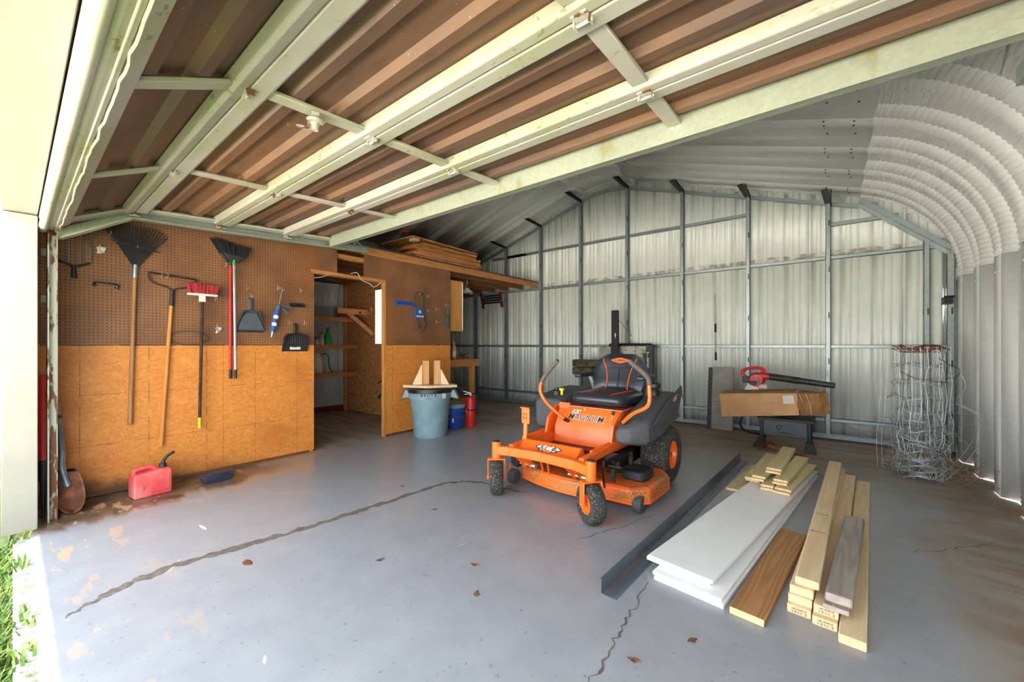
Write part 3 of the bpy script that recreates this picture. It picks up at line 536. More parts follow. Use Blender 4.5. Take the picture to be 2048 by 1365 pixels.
# tracks
def track(x, sgn, name):
    t = struct(name, 'galvanised curved roller track %s the open door' % ('along the pegboard wall beside' if sgn < 0 else 'at the far right of'), 'door track')
    pts = [(x, .17, 0.0), (x, .17, 1.98)] ; mb = MB(); w = .028; y = .165
    mb.box((x-.03, y-.02, .0), (x-.025, y+.03, 1.99)); mb.box((x-.03, y-.02, 0), (x+.03, y-.016, 1.99)); mb.box((x-.03, y+.026, 0), (x+.03, y+.03, 1.99)); mb.box((x+.024, y-.02, 0), (x+.03, y-.008, 1.99))
    vt = mb.build('vertical_track', M['rusty'], t, smooth=False); xb = x-.11 if sgn < 0 else x+.02
    for z in (.235, 1.55, 1.88):
        b = MB(); b.box((x-.14, y-.012, z-.025), (x-.03, y-.008, z+.025)); b.box((x-.14, y-.04, z-.025), (x-.136, y-.008, z+.025)); b.box((x-.12, y-.014, z-.006), (x-.06, y-.011, z+.006)); b.build('jamb_bracket', M['galvd'], t, smooth=False)
    sl = MB()
    for z in (.06, .1, .14, .28, .31, .72, .78, .83, 1.5, 1.53, 1.56): sl.box((x-.008, y-.0215, z), (x+.006, y-.0195, z+.018))
    sl.build('slot', M['darkmetal'], vt, smooth=False)
    tp = [(.2, 2.0), (.58, 2.235), (1.2, 2.262), (2.62, 2.335)]
    for (ya, za), (yb, zb) in zip(tp[:-1], tp[1:]):
        mb = MB(); xx = x-.055
        mb.bar((xx, ya, za), (xx, yb, zb), .004, .07, (0, 0, 1)); mb.bar((xx+.025, ya, za-.033), (xx+.025, yb, zb-.033), .05, .004); mb.bar((xx+.022, ya, za+.033), (xx+.022, yb, zb+.033), .044, .004); mb.bar((xx+.046, ya, za-.026), (xx+.046, yb, zb-.026), .004, .014)
        mb.build('horizontal_track', M['strut' if ya < .5 else 'galvd'], t, smooth=False)
    h = MB(); h.bar((x-.05, 2.5, 2.33), (x-.09, 2.3, 2.62), .035, .004, (1, 0, 0)); h.bar((x-.1, 2.28, 2.62), (x-.1, 2.6, 2.36), .03, .004, (1, 0, 0)); h.build('perforated_hanger', M['galv'], t, smooth=False)
    for (ya, za) in J[1:]:
        r = MB(); r.cyl((x+.0, ya, za-.01), (x-.06, ya, za-.01), .006, n=8); r.cyl((x-.045, ya, za-.01), (x-.03, ya, za-.01), .022, n=14); r.box((x-.005, ya-.03, za-.03), (x+.04, ya+.03, za-.026)); r.build('roller', M['rusty'], t)
    return t
track(-4.235, -1, 'trim_2'); track(.655, 1, 'trim_3')
m = MB(); m.bar((.5, 2.42, 2.47), (1.0, 2.48, 2.5), .004, .05, (0, 0, 1)); m.bar((.5, 2.44, 2.445), (1.0, 2.5, 2.475), .04, .004); tag(m.build('trim_4', M['galv'], smooth=False), 'perforated steel angle brace under the arch at upper right', 'bracket', kind='structure')
# ================================================================== ZERO-TURN MOWER
R0 = (-1.715, 3.05, 0.0)
mow = thing('riding_mower', 'orange zero-turn riding mower with black vinyl seat and tall steering levers', 'mower', R0)
def mb0(): return MB(R0)
def tire(name, c, R, W, ri, axis, rimmat='orange'):
    ax = Vector(axis).normalized(); q = Vector((1, 0, 0)).rotation_difference(ax).to_matrix().to_4x4()
    m = mb0(); m.T = Matrix.Translation(c) @ q; w = W/2
    m.lathe([(ri, -w*.82), (ri+.02, -w*.95), (R*.8, -w), (R*.93, -w*.86), (R, -w*.5), (R*1.0, w*.5), (R*.93, w*.86), (R*.8, w), (ri+.02, w*.95), (ri, w*.82), (ri, -w*.82)], axis='X', n=40, cap=False); o = m.build(name, M['tire'], mow)
    m = mb0(); m.T = Matrix.Translation(c) @ q
    m.lathe([(.0, -w*.55), (ri*.45, -w*.6), (ri*.6, -w*.5), (ri*.82, -w*.55), (ri*.9, -w*.8), (ri*1.02, -w*.86), (ri*1.02, w*.86), (ri*.9, w*.8), (ri*.82, w*.55), (ri*.6, w*.5), (ri*.45, w*.6), (0, w*.55)], axis='X', n=28); rim = m.build('rim', M[rimmat], o)
    m = mb0(); m.T = Matrix.Translation(c) @ q; m.cyl((-w*.75, 0, 0), (w*.75, 0, 0), ri*.18, n=12); m.build('hub', M['steel'], rim)
    return o
tire('rear_tire', (-1.2, 3.645, .252), .252, .235, .12, (1, 0, 0)); tire('rear_tire', (-2.23, 3.645, .252), .252, .235, .12, (1, 0, 0))
def caster(x, y, axis, roll):
    tire('caster_tire', (x, y, .14), .14, .105, .066, axis); a = Vector(axis).normalized()*.068; r = Vector(roll).normalized()
    m = mb0(); c = Vector((x, y, 0))
    for s in (-1, 1): m.bar(c+a*s+Vector((0, 0, .125)), c+a*s+Vector((0, 0, .292)), .062, .009, a)
    m.bar(c-a*1.07+Vector((0, 0, .29)), c+a*1.07+Vector((0, 0, .29)), .06, .012); m.cyl(c-a*1.15+Vector((0, 0, .14)), c+a*1.15+Vector((0, 0, .14)), .011, n=10); m.build('caster_fork', M['orange'], mow, bevel=.003, seg=1)
    m = mb0(); m.lathe([(.036, .298), (.036, .43), (.032, .43), (.030, .42), (0, .42)], (x, y, 0), n=24); o = m.build('caster_post', M['orange'], mow); m = mb0(); m.lathe([(0, .421), (.031, .421), (.026, .436), (0, .438)], (x, y, 0), n=20); m.build('dust_cap', M['black'], o)
caster(-1.285, 2.465, (-.54, -.84, 0), (.84, -.54, 0)); caster(-2.145, 2.475, (.755, .66, 0), (.66, -.755, 0))
m = mb0(); P = [(-2.145, 2.475, .362), (-2.02, 2.5, .368), (-1.72, 2.52, .37), (-1.42, 2.5, .368), (-1.285, 2.465, .358)]
for a, b in zip(P[:-1], P[1:]): m.bar(a, b, .055, .07)
m.build('front_axle_beam', M['orange'], mow, bevel=.006)
for x in (-2.03, -1.39):
    m = mb0(); m.bar((x, 2.52, .385), (x, 3.95, .42), .045, .06); m.build('frame_rail', M['orange'], mow, bevel=.004)
m = mb0(); m.prism([(2.575, .372), (2.665, .44), (2.69, .44), (2.735, .372)], -2.005, -1.47, 'X'); fp = m.build('footrest_plate', M['orange'], mow, bevel=.004)
n_ = Vector((0, -.068, .09)).normalized(); B = basis((-1.735, 2.62-.002, .4075), (1, 0, 0), (0, .09, .068))
def emblem(B, s, root):
    o = [(-.5, .02), (-.34, .1), (-.3, .03), (-.18, .14), (-.1, .1), (0, .17), (.1, .1), (.18, .14), (.3, .03), (.34, .1), (.5, .02), (.36, -.05), (.3, -.12), (.18, -.08), (.1, -.15), (-.1, -.15), (-.18, -.08), (-.3, -.12), (-.36, -.05)]
    def fl(name, pts, mat, h, sc=1.0):
        m = mb0(); m.T = B; m.prism([(p[0]*s*sc, p[1]*s*sc*(1.0)) for p in pts], .0005, h); return m.build(name, M[mat], root, smooth=False)
    e = fl('winged_emblem', o, 'print', .0012); fl('emblem_white', o, 'paper', .002, .88)
    m = mb0(); m.T = B; n = 24
    for k in range(n):
        a0, a1 = [math.radians(40+280*q/n) for q in (k, k+1)]; m.add([(s*r*math.cos(a), s*r*math.sin(a), .0028) for a in (a0, a1) for r in (.075, .13)], [(0, 1, 3, 2)])
    m.build('emblem_ring', M['orange'], root, smooth=False)
    
    for sd, dx in ((2, -.24), (5, .24)): m = mb0(); marks(m, B @ Matrix.Translation((s*dx, 0, .0025)), s*.2, s*.14, 4, sd); m.build('emblem_marks', M['print'], root, smooth=False, kind='stuff')
emblem(B, .25, fp)
m = mb0(); m.box((-2.0, 2.735, .338), (-1.41, 3.1, .346)); pan = m.build('floor_pan', M['maroon'], mow, smooth=False)
m = mb0()
for k in range(13):
    for t in (-1, 1):
        cx = -1.93+k*.028; m.bar((cx, 2.86-.06*t, .348), (cx+.1, 2.86+.1*t, .348), .004, .004)
m.build('tread_mat', M['darkmetal'], pan, smooth=False)
for x0, x1 in ((-2.01, -1.985), (-1.42, -1.395)):
    m = mb0(); m.box((x0, 2.7, .345), (x1, 3.1, .43)); m.build('footwell_side', M['orange'], mow, bevel=.003, seg=1)
# console
m = mb0(); m.prism([(3.09, .345), (3.105, .485), (3.2, .655), (3.5, .665), (3.5, .345)], -1.985, -1.385, 'X'); con = m.build('console', M['orange'], mow, bevel=.005)
m = mb0(); m.box((-2.0, 3.185, .658), (-1.37, 3.52, .67)); m.build('seat_plate', plain('glossy_orange_plate', (214, 112, 84), .22, 0, .05, 6), mow, bevel=.002, seg=1)
B = basis((-1.70, 3.16-.006, .575), (1, 0, 0), (0, .095, .17)); m = mb0(); textm(m, 'MAGNUM', .078, B, .0012, .25, bold=.0032); m.build('name_decal', M['paper'], con, smooth=False)
m = mb0(); textm(m, 'MAGNUM', .078, B @ Matrix.Translation((0, 0, .0016)), .0006, .25, bold=.0002); marks(m, B @ Matrix.Translation((-.10, .052, .0016)), .07, .022, 6, 4); m.build('name_letters', M['print'], con, smooth=False, kind='stuff')
m = mb0(); m.T = B; m.prism([(-.147, .036), (-.07, .036), (-.055, .068), (-.132, .068)], 0, .0015); m.build('model_decal', M['paper'], con, smooth=False)
for p in ((-1.72, 3.192, .645), (-1.95, 3.098, .42), (-1.41, 3.098, .42), (-1.7, 3.098, .41)): m = mb0(); m.cyl(p, (p[0], p[1]-.008, p[2]+.002), .007, n=8); m.build('bolt', M['steel'], con)
m = mb0(); m.tube([(-1.44, 3.14, .56), (-1.435, 3.13, .62), (-1.43, 3.14, .655)], .004, 8); ch = m.build('choke_lever', M['steel'], mow); m = mb0(); m.lathe([(0, -.022), (.012, -.018), (.017, 0), (.012, .014), (0, .018)], (-1.43, 3.135, .652), n=14); m.build('knob', M['black'], ch)
m = mb0(); m.bar((-1.44, 3.128, .5), (-1.44, 3.175, .6), .012, .004, (0, -1, .4)); m.build('lever_slot', M['print'], con)
for sx in (-1, 1):   # lever wells
    x = -1.715+sx*.315; m = mb0(); m.prism([(3.0, .37), (3.06, .56), (3.2, .66), (3.5, .66), (3.5, .37)], x-.012, x+.012, 'X'); m.build('console_side', M['orange'], mow, bevel=.003, seg=1)
# seat
def rr3(x0, x1, y0, y1, z, r): return [(p[0], p[1], z) for p in rrect(x0, y0, x1, y1, r)]
m = mb0(); m.loft([rr3(-1.84, -1.41, 3.24, 3.7, .685, .05), rr3(-1.875, -1.375, 3.19, 3.72, .70, .07), rr3(-1.88, -1.37, 3.18, 3.73, .745, .08), rr3(-1.87, -1.38, 3.2, 3.72, .782, .08), rr3(-1.82, -1.43, 3.26, 3.68, .792, .06)]); st = m.build('seat_cushion', M['vinyl'], mow, ang=70)
def backp(u, t, o):    # u across -1..1, t height 0..1
    w = .235+.03*math.sin(math.pi*.5*min(t, .5)/.5) if t < .5 else .265*math.sqrt(1-.74*((t-.5)/.5)**2.2); z = .765+t*.365; y = 3.69+.1*t+.055*(u*u)*-1.0+.012*math.sin(t*3); return (-1.628+u*w, y+o, z)
m = mb0(); N = 14; K = 10
f = [[backp(-1+2*i/N, j/K, -.045*(1-(2*i/N-1)**6)*(1-(2*j/K-1)**6)) for j in range(K+1)] for i in range(N+1)]; b = [[backp(-1+2*i/N, j/K, .06) for j in range(K+1)] for i in range(N+1)]
vs = [p for r in f for p in r]+[p for r in b for p in r]; q = (N+1)*(K+1); fs = []
for i in range(N):
    for j in range(K): a = i*(K+1)+j; fs += [(a, a+1, a+K+2, a+K+1), (q+a, q+a+K+1, q+a+K+2, q+a+1)]
for i in range(N): fs += [(i*(K+1), (i+1)*(K+1), q+(i+1)*(K+1), q+i*(K+1)), (i*(K+1)+K, q+i*(K+1)+K, q+(i+1)*(K+1)+K, (i+1)*(K+1)+K)]
for j in range(K): fs += [(j, q+j, q+j+1, j+1), (N*(K+1)+j, N*(K+1)+j+1, q+N*(K+1)+j+1, q+N*(K+1)+j)]
m.add(vs, fs); bk = m.build('seat_back', M['vinyl'], mow, ang=60)
for u0, u1, u2 in ((-.42, -.44, -.9), (.42, .44, .9)):
    m = mb0(); m.tube(bez([backp(u0*1.1, .02, -.05), backp(u0, .35, -.05), backp(u1*1.15, .62, -.05), backp(u2*.78, .8, -.042), backp(u2, .9, -.01)]), .0045, 6); m.build('piping', M['orange'], bk)
for x in (-1.79, -1.50):
    m = mb0(); s = 1 if x < -1.6 else 1; m.tube(bez([(x, 3.2, .76), (x+.012, 3.24, .788), (x+.04, 3.38, .797), (x+.05, 3.6, .796)]), .0045, 6); m.build('piping', M['orange'], st)
m = mb0(); m.tube([backp(-.44, .63, -.049), backp(0, .635, -.05), backp(.44, .63, -.049)], .003, 6); m.tube([backp(0, .05, -.05), backp(0, .62, -.05)], .003, 6); m.build('seam', M['black'], bk)
m = mb0(); c = Vector(backp(0, .83, -.044)); n = 24; B = basis(c, (1, 0, 0), (0, .26, 1)); m.T = B; m.prism([(.085*math.cos(6.283*k/n)*(1+.08*math.cos(12.56*k/n)), .024*math.sin(6.283*k/n)*(1+.15*math.cos(25*k/n))) for k in range(n)], -.006, .005); lg = m.build('seat_logo', M['orange'], bk, smooth=False)
m = mb0(); marks(m, B @ Matrix.Translation((0, 0, .0055)), .12, .022, 9, 3); m.build('logo_marks', M['print'], lg, smooth=False, kind='stuff')
for x0, x1 in ((-1.985, -1.9), (-1.36, -1.275)):
    m = mb0(); m.loft([[(x0+.01, 3.44+k*.0, .905), (x1-.01, 3.44, .905), (x1, 3.44, .925), (x1-.01, 3.44, .945), (x0+.01, 3.44, .945), (x0, 3.44, .925)], [(x0+.01, 3.74, .9), (x1-.01, 3.74, .9), (x1, 3.74, .925), (x1-.01, 3.74, .95), (x0+.01, 3.74, .95), (x0, 3.74, .925)]]); ar = m.build('armrest', M['black'], mow, bevel=.012)
    m = mb0(); xm = (x0+x1)/2; m.bar((xm, 3.7, .91), (xm+(.05 if xm < -1.7 else -.05), 3.74, .72), .03, .012, (0, 1, 0)); m.build('bracket', M['steel'], ar)
# levers
def lever(P, name):
    Q = bez(P, 6); k = int(len(Q)*.62); m = mb0(); m.tube(Q[:k+1], .0155, 12); o = m.build('steering_lever', M['orange'], mow)
    m = mb0(); m.tube(Q[k:], .019, 12); m.build('grip', M['foamgrip'], o); m = mb0(); m.tube([Vector(P[0])+Vector((0, .12, -.05)), P[0]], .017, 10); m.build('pivot_arm', M['blackm'], o)
lever([(-1.86, 3.06, .565), (-1.99, 3.0, .69), (-2.055, 2.98, .79), (-2.05, 2.98, .875), (-2.0, 2.98, .955), (-1.875, 2.98, 1.085)], 'l')
lever([(-1.31, 3.06, .60), (-1.2, 3.0, .69), (-1.08, 2.98, .765), (-1.07, 2.98, .90), (-1.09, 2.98, .985), (-1.225, 2.98, 1.095)], 'r')
# tanks
def ring(y, x0, x1, z0, z1, c=.03): return [(x0+c, y, z0), (x1-c, y, z0), (x1, y, z0+c), (x1, y, z1-c), (x1-c, y, z1), (x0+c, y, z1), (x0, y, z1-c), (x0, y, z0+c)]
m = mb0(); m.loft([ring(3.03, -1.37, -1.25, .43, .545), ring(3.14, -1.37, -1.13, .41, .62, .04), ring(3.36, -1.37, -1.09, .435, .70, .05), ring(3.6, -1.37, -1.085, .5, .765, .05), ring(3.82, -1.37, -1.10, .52, .79, .04)]); tk = m.build('fuel_tank', M['tank'], mow, bevel=.02, seg=3)
m = mb0(); m.prism([(3.1, .60), (3.45, .735), (3.83, .85), (3.86, .79), (3.75, .66), (3.3, .56)], -1.092, -1.076, 'X'); m.build('tank_flare', M['tank'], tk, bevel=.006)
emblem(basis((-1.075, 3.63, .755), (0, 1, .3), (0, -.3, 1)), .17, tk)
m = mb0(); m.loft([ring(3.24, -2.3, -1.99, .42, .70, .04), ring(3.34, -2.33, -1.97, .4, .735, .05), ring(3.6, -2.33, -1.97, .5, .77, .05), ring(3.85, -2.31, -1.97, .52, .78, .04)]); tk2 = m.build('fuel_tank', M['tank'], mow, bevel=.02, seg=3)
m = mb0(); m.lathe([(.045, .73), (.045, .77), (.03, .785), (.03, .80), (0, .803)], (-2.12, 3.36, 0), n=16); m.build('fuel_cap', M['black'], tk2)
m = mb0(); m.lathe([(.045, .765), (.045, .80), (.035, .815), (.03, .83), (0, .835)], (-1.25, 3.62, 0), n=16); m.lathe([(.03, .83), (.05, .84), (.05, .87), (.03, .88), (0, .88)], (-1.25, 3.62, 0), n=16); m.build('fuel_cap', M['blackm'], tk)
m = mb0(); m.lathe([(.012, .74), (.012, .78), (.026, .785), (.026, .805), (0, .808)], (-2.03, 3.3, 0), n=10); m.build('blade_switch', M['yellow'], mow)
m = mb0(); m.box((-1.99, 3.19, .56), (-1.88, 3.21, .69)); m.build('switch_panel', M['orange'], mow, bevel=.003, seg=1)
# engine and rear
m = mb0(); m.box((-1.98, 3.86, .42), (-1.44, 4.2, .7)); m.lathe([(.2, .7), (.2, .8), (.16, .84), (0, .85)], (-1.71, 4.02, 0), n=24); m.build('engine', M['blackm'], mow, bevel=.01)
m = mb0(); m.box((-2.05, 4.22, .3), (-1.38, 4.27, .62)); m.box((-1.4, 3.86, .3), (-1.34, 4.27, .72)); m.box((-2.09, 3.86, .3), (-2.03, 4.27, .72)); m.build('rear_bumper', M['orange'], mow, bevel=.008)
m = mb0(); m.box((-2.02, 3.2, .3), (-1.4, 4.2, .36)); m.box((-1.45, 3.1, .2), (-1.36, 3.75, .33)); m.box((-2.08, 3.1, .2), (-1.99, 3.75, .33)); m.cyl((-2.3, 3.645, .252), (-1.14, 3.645, .252), .03, n=12); m.build('chassis', M['blackm'], mow, smooth=False)
# deck
DP = [(-2.22, 2.92), (-2.1, 2.78), (-1.9, 2.72), (-1.68, 2.69), (-1.48, 2.70), (-1.34, 2.78), (-1.13, 2.79), (-1.035, 2.9), (-1.02, 3.3), (-1.1, 3.42), (-2.2, 3.42), (-2.3, 3.3), (-2.3, 3.02)]
def offp(P, d):
    cx, cy = -1.67, 3.08; return [(cx+(x-cx)*(1-d), cy+(y-cy)*(1-d*1.6)) for x, y in P]
m = mb0(); m.loft([[(x, y, .075) for x, y in DP], [(x, y, .16) for x, y in DP], [(x, y, .178) for x, y in offp(DP, .04)]]); dk = m.build('cutting_deck', M['deck'], mow, bevel=.006, ang=20)
m = mb0(); m.prism(offp(DP, -.008), .062, .08); m.build('deck_skirt', M['orange'], dk, smooth=False)
for cx, s in ((-1.2, 1), (-2.12, -1)):
    m = mb0(); m.prism(rrect(cx-.1, 2.96, cx+.1, 3.2, .06), .18, .25); m.build('belt_cover', M['black'], dk, bevel=.012)
m = mb0(); m.cyl((-1.66, 3.0, .18), (-1.66, 3.0, .27), .07, .05, 20); m.build('spindle', M['blackm'], dk); m = mb0(); m.bar((-1.4, 2.95, .21), (-1.15, 3.05, .21), .03, .012); m.build('idler_arm', M['blackm'], dk)
for x, y, s in ((-1.1, 2.845, 1), (-2.19, 2.76, -1), (-1.38, 2.8, 1)):
    if x == -1.38: continue
    m = mb0(); m.lathe([(.012, -.034), (.055, -.034), (.064, -.022), (.064, .022), (.055, .034), (.012, .034)], (x, y, .065), 'X', 20); w = m.build('deck_wheel', M['tank'], dk); m = mb0(); m.box((x-.036, y-.014, .04), (x-.03, y+.014, .17)); m.cyl((x-.04, y, .054), (x+.03, y, .054), .008, n=8); m.build('wheel_bracket', M['deck'], w)
for x in (-1.96, -1.5):
    for dx in (-.03, .03):
        m = mb0(); m.bar((x+dx, 2.53, .35), (x+dx+.03, 2.64, .235), .004, .05, (0, 1, 1)); h = m.build('hanger_plate', M['orange'], mow, smooth=False)
    m = mb0(); m.cyl((x-.06, 2.63, .245), (x+.09, 2.63, .245), .011, n=10); m.cyl((x+.05, 2.63, .245), (x+.1, 2.63, .245), .018, n=10); m.build('hanger_bolt', M['steel'], mow)
for x in (-1.84, -1.78, -1.30):
    m = mb0(); m.bar((x, 2.66, .34), (x+.004, 2.7, .18), .006, .02, (0, 1, 0)); m.build('lift_link', M['orange' if x < -1.5 else 'blackm'], mow)
m = mb0(); m.bar((-1.33, 2.75, .33), (-1.3, 3.2, .33), .02, .05); m.bar((-1.3, 2.85, .34), (-1.3, 2.85, .18), .03, .012, (0, 1, 0)); m.bar((-1.28, 3.15, .35), (-1.28, 3.15, .2), .03, .02, (0, 1, 0)); m.cyl((-1.36, 2.8, .31), (-1.22, 2.82, .31), .012, n=10); m.bar((-1.3, 2.8, .3), (-1.15, 3.1, .26), .012, .012); m.build('lift_linkage', M['blackm'], mow)
m = mb0(); m.prism([(-2.3, 2.95), (-2.42, 3.0), (-2.42, 3.3), (-2.3, 3.32)], .07, .16); m.build('discharge_chute', M['black'], dk, bevel=.01)
# deck lift pedal
m = mb0(); m.bar((-2.0, 2.67, .40), (-2.0, 2.685, .60), .035, .02, (0, 1, 0)); pe = m.build('lift_pedal', M['orange'], mow, bevel=.003, seg=1)
m = mb0(); m.box((-2.035, 2.668, .565), (-1.955, 2.678, .695)); m.box((-2.045, 2.655, .692), (-1.955, 2.678, .702)); pp = m.build('pedal_plate', M['orange'], pe, bevel=.003, seg=1)
m = mb0()
for x in (-2.013, -1.985):
    for z in (.613, .645):
        for a in (0, 1.05, 2.1): d = Vector((math.cos(a), 0, math.sin(a)))*.009; m.bar(Vector((x, 2.667, z))-d, Vector((x, 2.667, z))+d, .003, .003, (0, 1, 0))
m.build('star_cutout', M['maroon'], pp, smooth=False)
m = mb0(); m.bar((-2.06, 2.72, .42), (-2.06, 3.2, .44), .02, .045); m.build('lift_arm', M['orange'], mow, bevel=.003, seg=1)
# ================================================================== TOOLS ON THE LEFT WALL
XF = XL+.004   # face of the wall
def tools(name, label, cat, y, z, group=None): return thing(name, label, cat, (XF, y, z), group=group)
def tb(r): return MB(r.location)
# leaf rake, head up
r = tools('leaf_rake', 'large black fan leaf rake hanging head up on a long wooden handle', 'rake', .64, .55)
m = tb(r); m.tube([(XF+.022, .615, .55), (XF+.022, .645, 1.8)], [.016, .014], 10); m.build('handle', M['handle'], r)
m = tb(r); m.cyl((XF+.022, .645, 1.79), (XF+.022, .648, 1.9), .019, .017, 12); m.build('ferrule', M['steel'], r)
m = tb(r); c = Vector((XF+.022, .648, 1.88)); N = 23
for k in range(N):
    t = k/(N-1); a = math.radians(-33+66*t); L = .36+.02*math.sin(t*9); e = c+Vector((.004*math.sin(k), math.sin(a)*L, math.cos(a)*L-.06*t+.03)); mid = c+(e-c)*.5
    m.tube([c+Vector((0, (t-.5)*.02, 0)), mid, e, e+Vector((.035, (t-.5)*.01, .006))], [.003, .0048, .0048, .003], 5)
m.build('tines', M['black'], r, kind='stuff')
m = tb(r); m.bar(c+Vector((.006, -.15, .2)), c+Vector((.006, .155, .15)), .02, .008); m.build('cross_bar', M['black'], r)
m = tb(r); m.prism([(.648-.012, 1.88), (.648+.012, 1.88), (.648+.1, 2.03), (.648-.1, 2.05)], XF+.012, XF+.016, 'X'); m.build('head_plate', M['black'], r)
# bow rake
r = tools('bow_rake', 'bow rake with curved steel head and yellow wooden handle', 'rake', .86, .33)
m = tb(r); m.tube([(XF+.02, .815, .33), (XF+.02, .885, 1.58)], [.016, .014], 10); m.build('handle', M['handley'], r)
m = tb(r); m.cyl((XF+.02, .885, 1.57), (XF+.02, .892, 1.71), .017, .014, 12); m.build('ferrule', M['black'], r)
m = tb(r); m.tube(bez([(XF+.02, .892, 1.7), (XF+.02, .85, 1.735), (XF+.02, .77, 1.76), (XF+.02, .735, 1.8), (XF+.02, .735, 1.845)]), .006, 8); m.tube(bez([(XF+.02, .892, 1.7), (XF+.02, .93, 1.73), (XF+.02, 1.0, 1.745), (XF+.02, 1.055, 1.78), (XF+.02, 1.06, 1.825)]), .006, 8); m.bar((XF+.02, .73, 1.85), (XF+.02, 1.065, 1.825), .014, .014); m.build('bow_head', M['darkmetal'], r)
m = tb(r)
for k in range(14): y = .735+k*.025; m.cyl((XF+.02, y, 1.848-k*.0018), (XF+.075, y, 1.835-k*.0018), .005, .003, 5)
m.build('teeth', M['darkmetal'], r, kind='stuff')
# push broom
r = tools('push_broom', 'red bristle broom hanging head up beside the bow rake', 'broom', 1.09, .46)
m = tb(r); m.tube([(XF+.062, 1.08, .54), (XF+.062, 1.1, 1.62)], .0125, 10); m.build('handle', M['darkmetal'], r); m = tb(r); m.cyl((XF+.062, 1.079, .455), (XF+.062, 1.08, .55), .013, .0135, 10); m.build('end_cap', M['yellow'], r)
m = tb(r); m.box((XF+.044, .99, 1.675), (XF+.09, 1.215, 1.695)); m.box((XF+.052, 1.075, 1.62), (XF+.074, 1.125, 1.68)); m.build('broom_block', M['tape'], r, bevel=.004)
rnd = random.Random(11); m = tb(r)
for k in range(210):
    y = 1.0+.205*rnd.random(); t = (y-1.1)/.1; x = XF+.048+.038*rnd.random(); m.tube([(x, y, 1.69), (x+rnd.uniform(-.006, .006), y+t*.022+rnd.uniform(-.006, .006), 1.79-.012*(y-1.0)/.2+rnd.uniform(-.01, .006))], [.0026, .0022], 4, cap=False)
m.build('bristles', M['redbristle'], r, kind='stuff')
# angle brooms, red pole and silver pole
for nm, lab, y0, y1, mat, head in (('angle_broom', 'angled black broom on a red metal pole, behind the silver one', 1.335, 1.335, 'red', 0), ('angle_broom', 'angled black broom on a silver metal pole with green collar', 1.365, 1.352, 'silver', 1)):
    r = tools(nm, lab, 'broom', y0, .89, 'angle brooms hung as a pair'); xo = XF+(.018 if not head else .062)
    m = tb(r); m.tube([(xo, y0, .97), (xo, y1, 2.03)], .012, 10); m.build('pole', M[mat], r); m = tb(r); m.cyl((xo, y0, .89), (xo, y0, .98), .013, n=10); m.build('end_cap', M['black'], r)
    m = tb(r); m.cyl((xo, y1, 2.0), (xo, y1, 2.05), .016, .018, 12); m.build('collar', M['green' if head else 'black'], r)
    m = tb(r); m.loft([[(xo-.012, y1-.03, 2.03), (xo+.012, y1-.03, 2.03), (xo+.012, y1+.03, 2.03), (xo-.012, y1+.03, 2.03)], [(xo-.018, y1-.09, 2.11), (xo+.018, y1-.09, 2.11), (xo+.018, y1+.1, 2.085), (xo-.018, y1+.1, 2.085)]]); m.build('broom_head', M['black'], r, bevel=.006)
    m = tb(r); rnd = random.Random(3+head)
    for k in range(150):
        t = rnd.random(); yb = y1-.088+.186*t; zb = 2.108-.024*t; ye = y1-.165+.315*t; ze = 2.245-.055*t+rnd.uniform(-.008, .004); x = xo+rnd.uniform(-.016, .016); m.tube([(x, yb, zb), (x, ye, ze)], [.003, .0022], 4, cap=False)
    m.build('bristles', M['bristle'], r, kind='stuff')
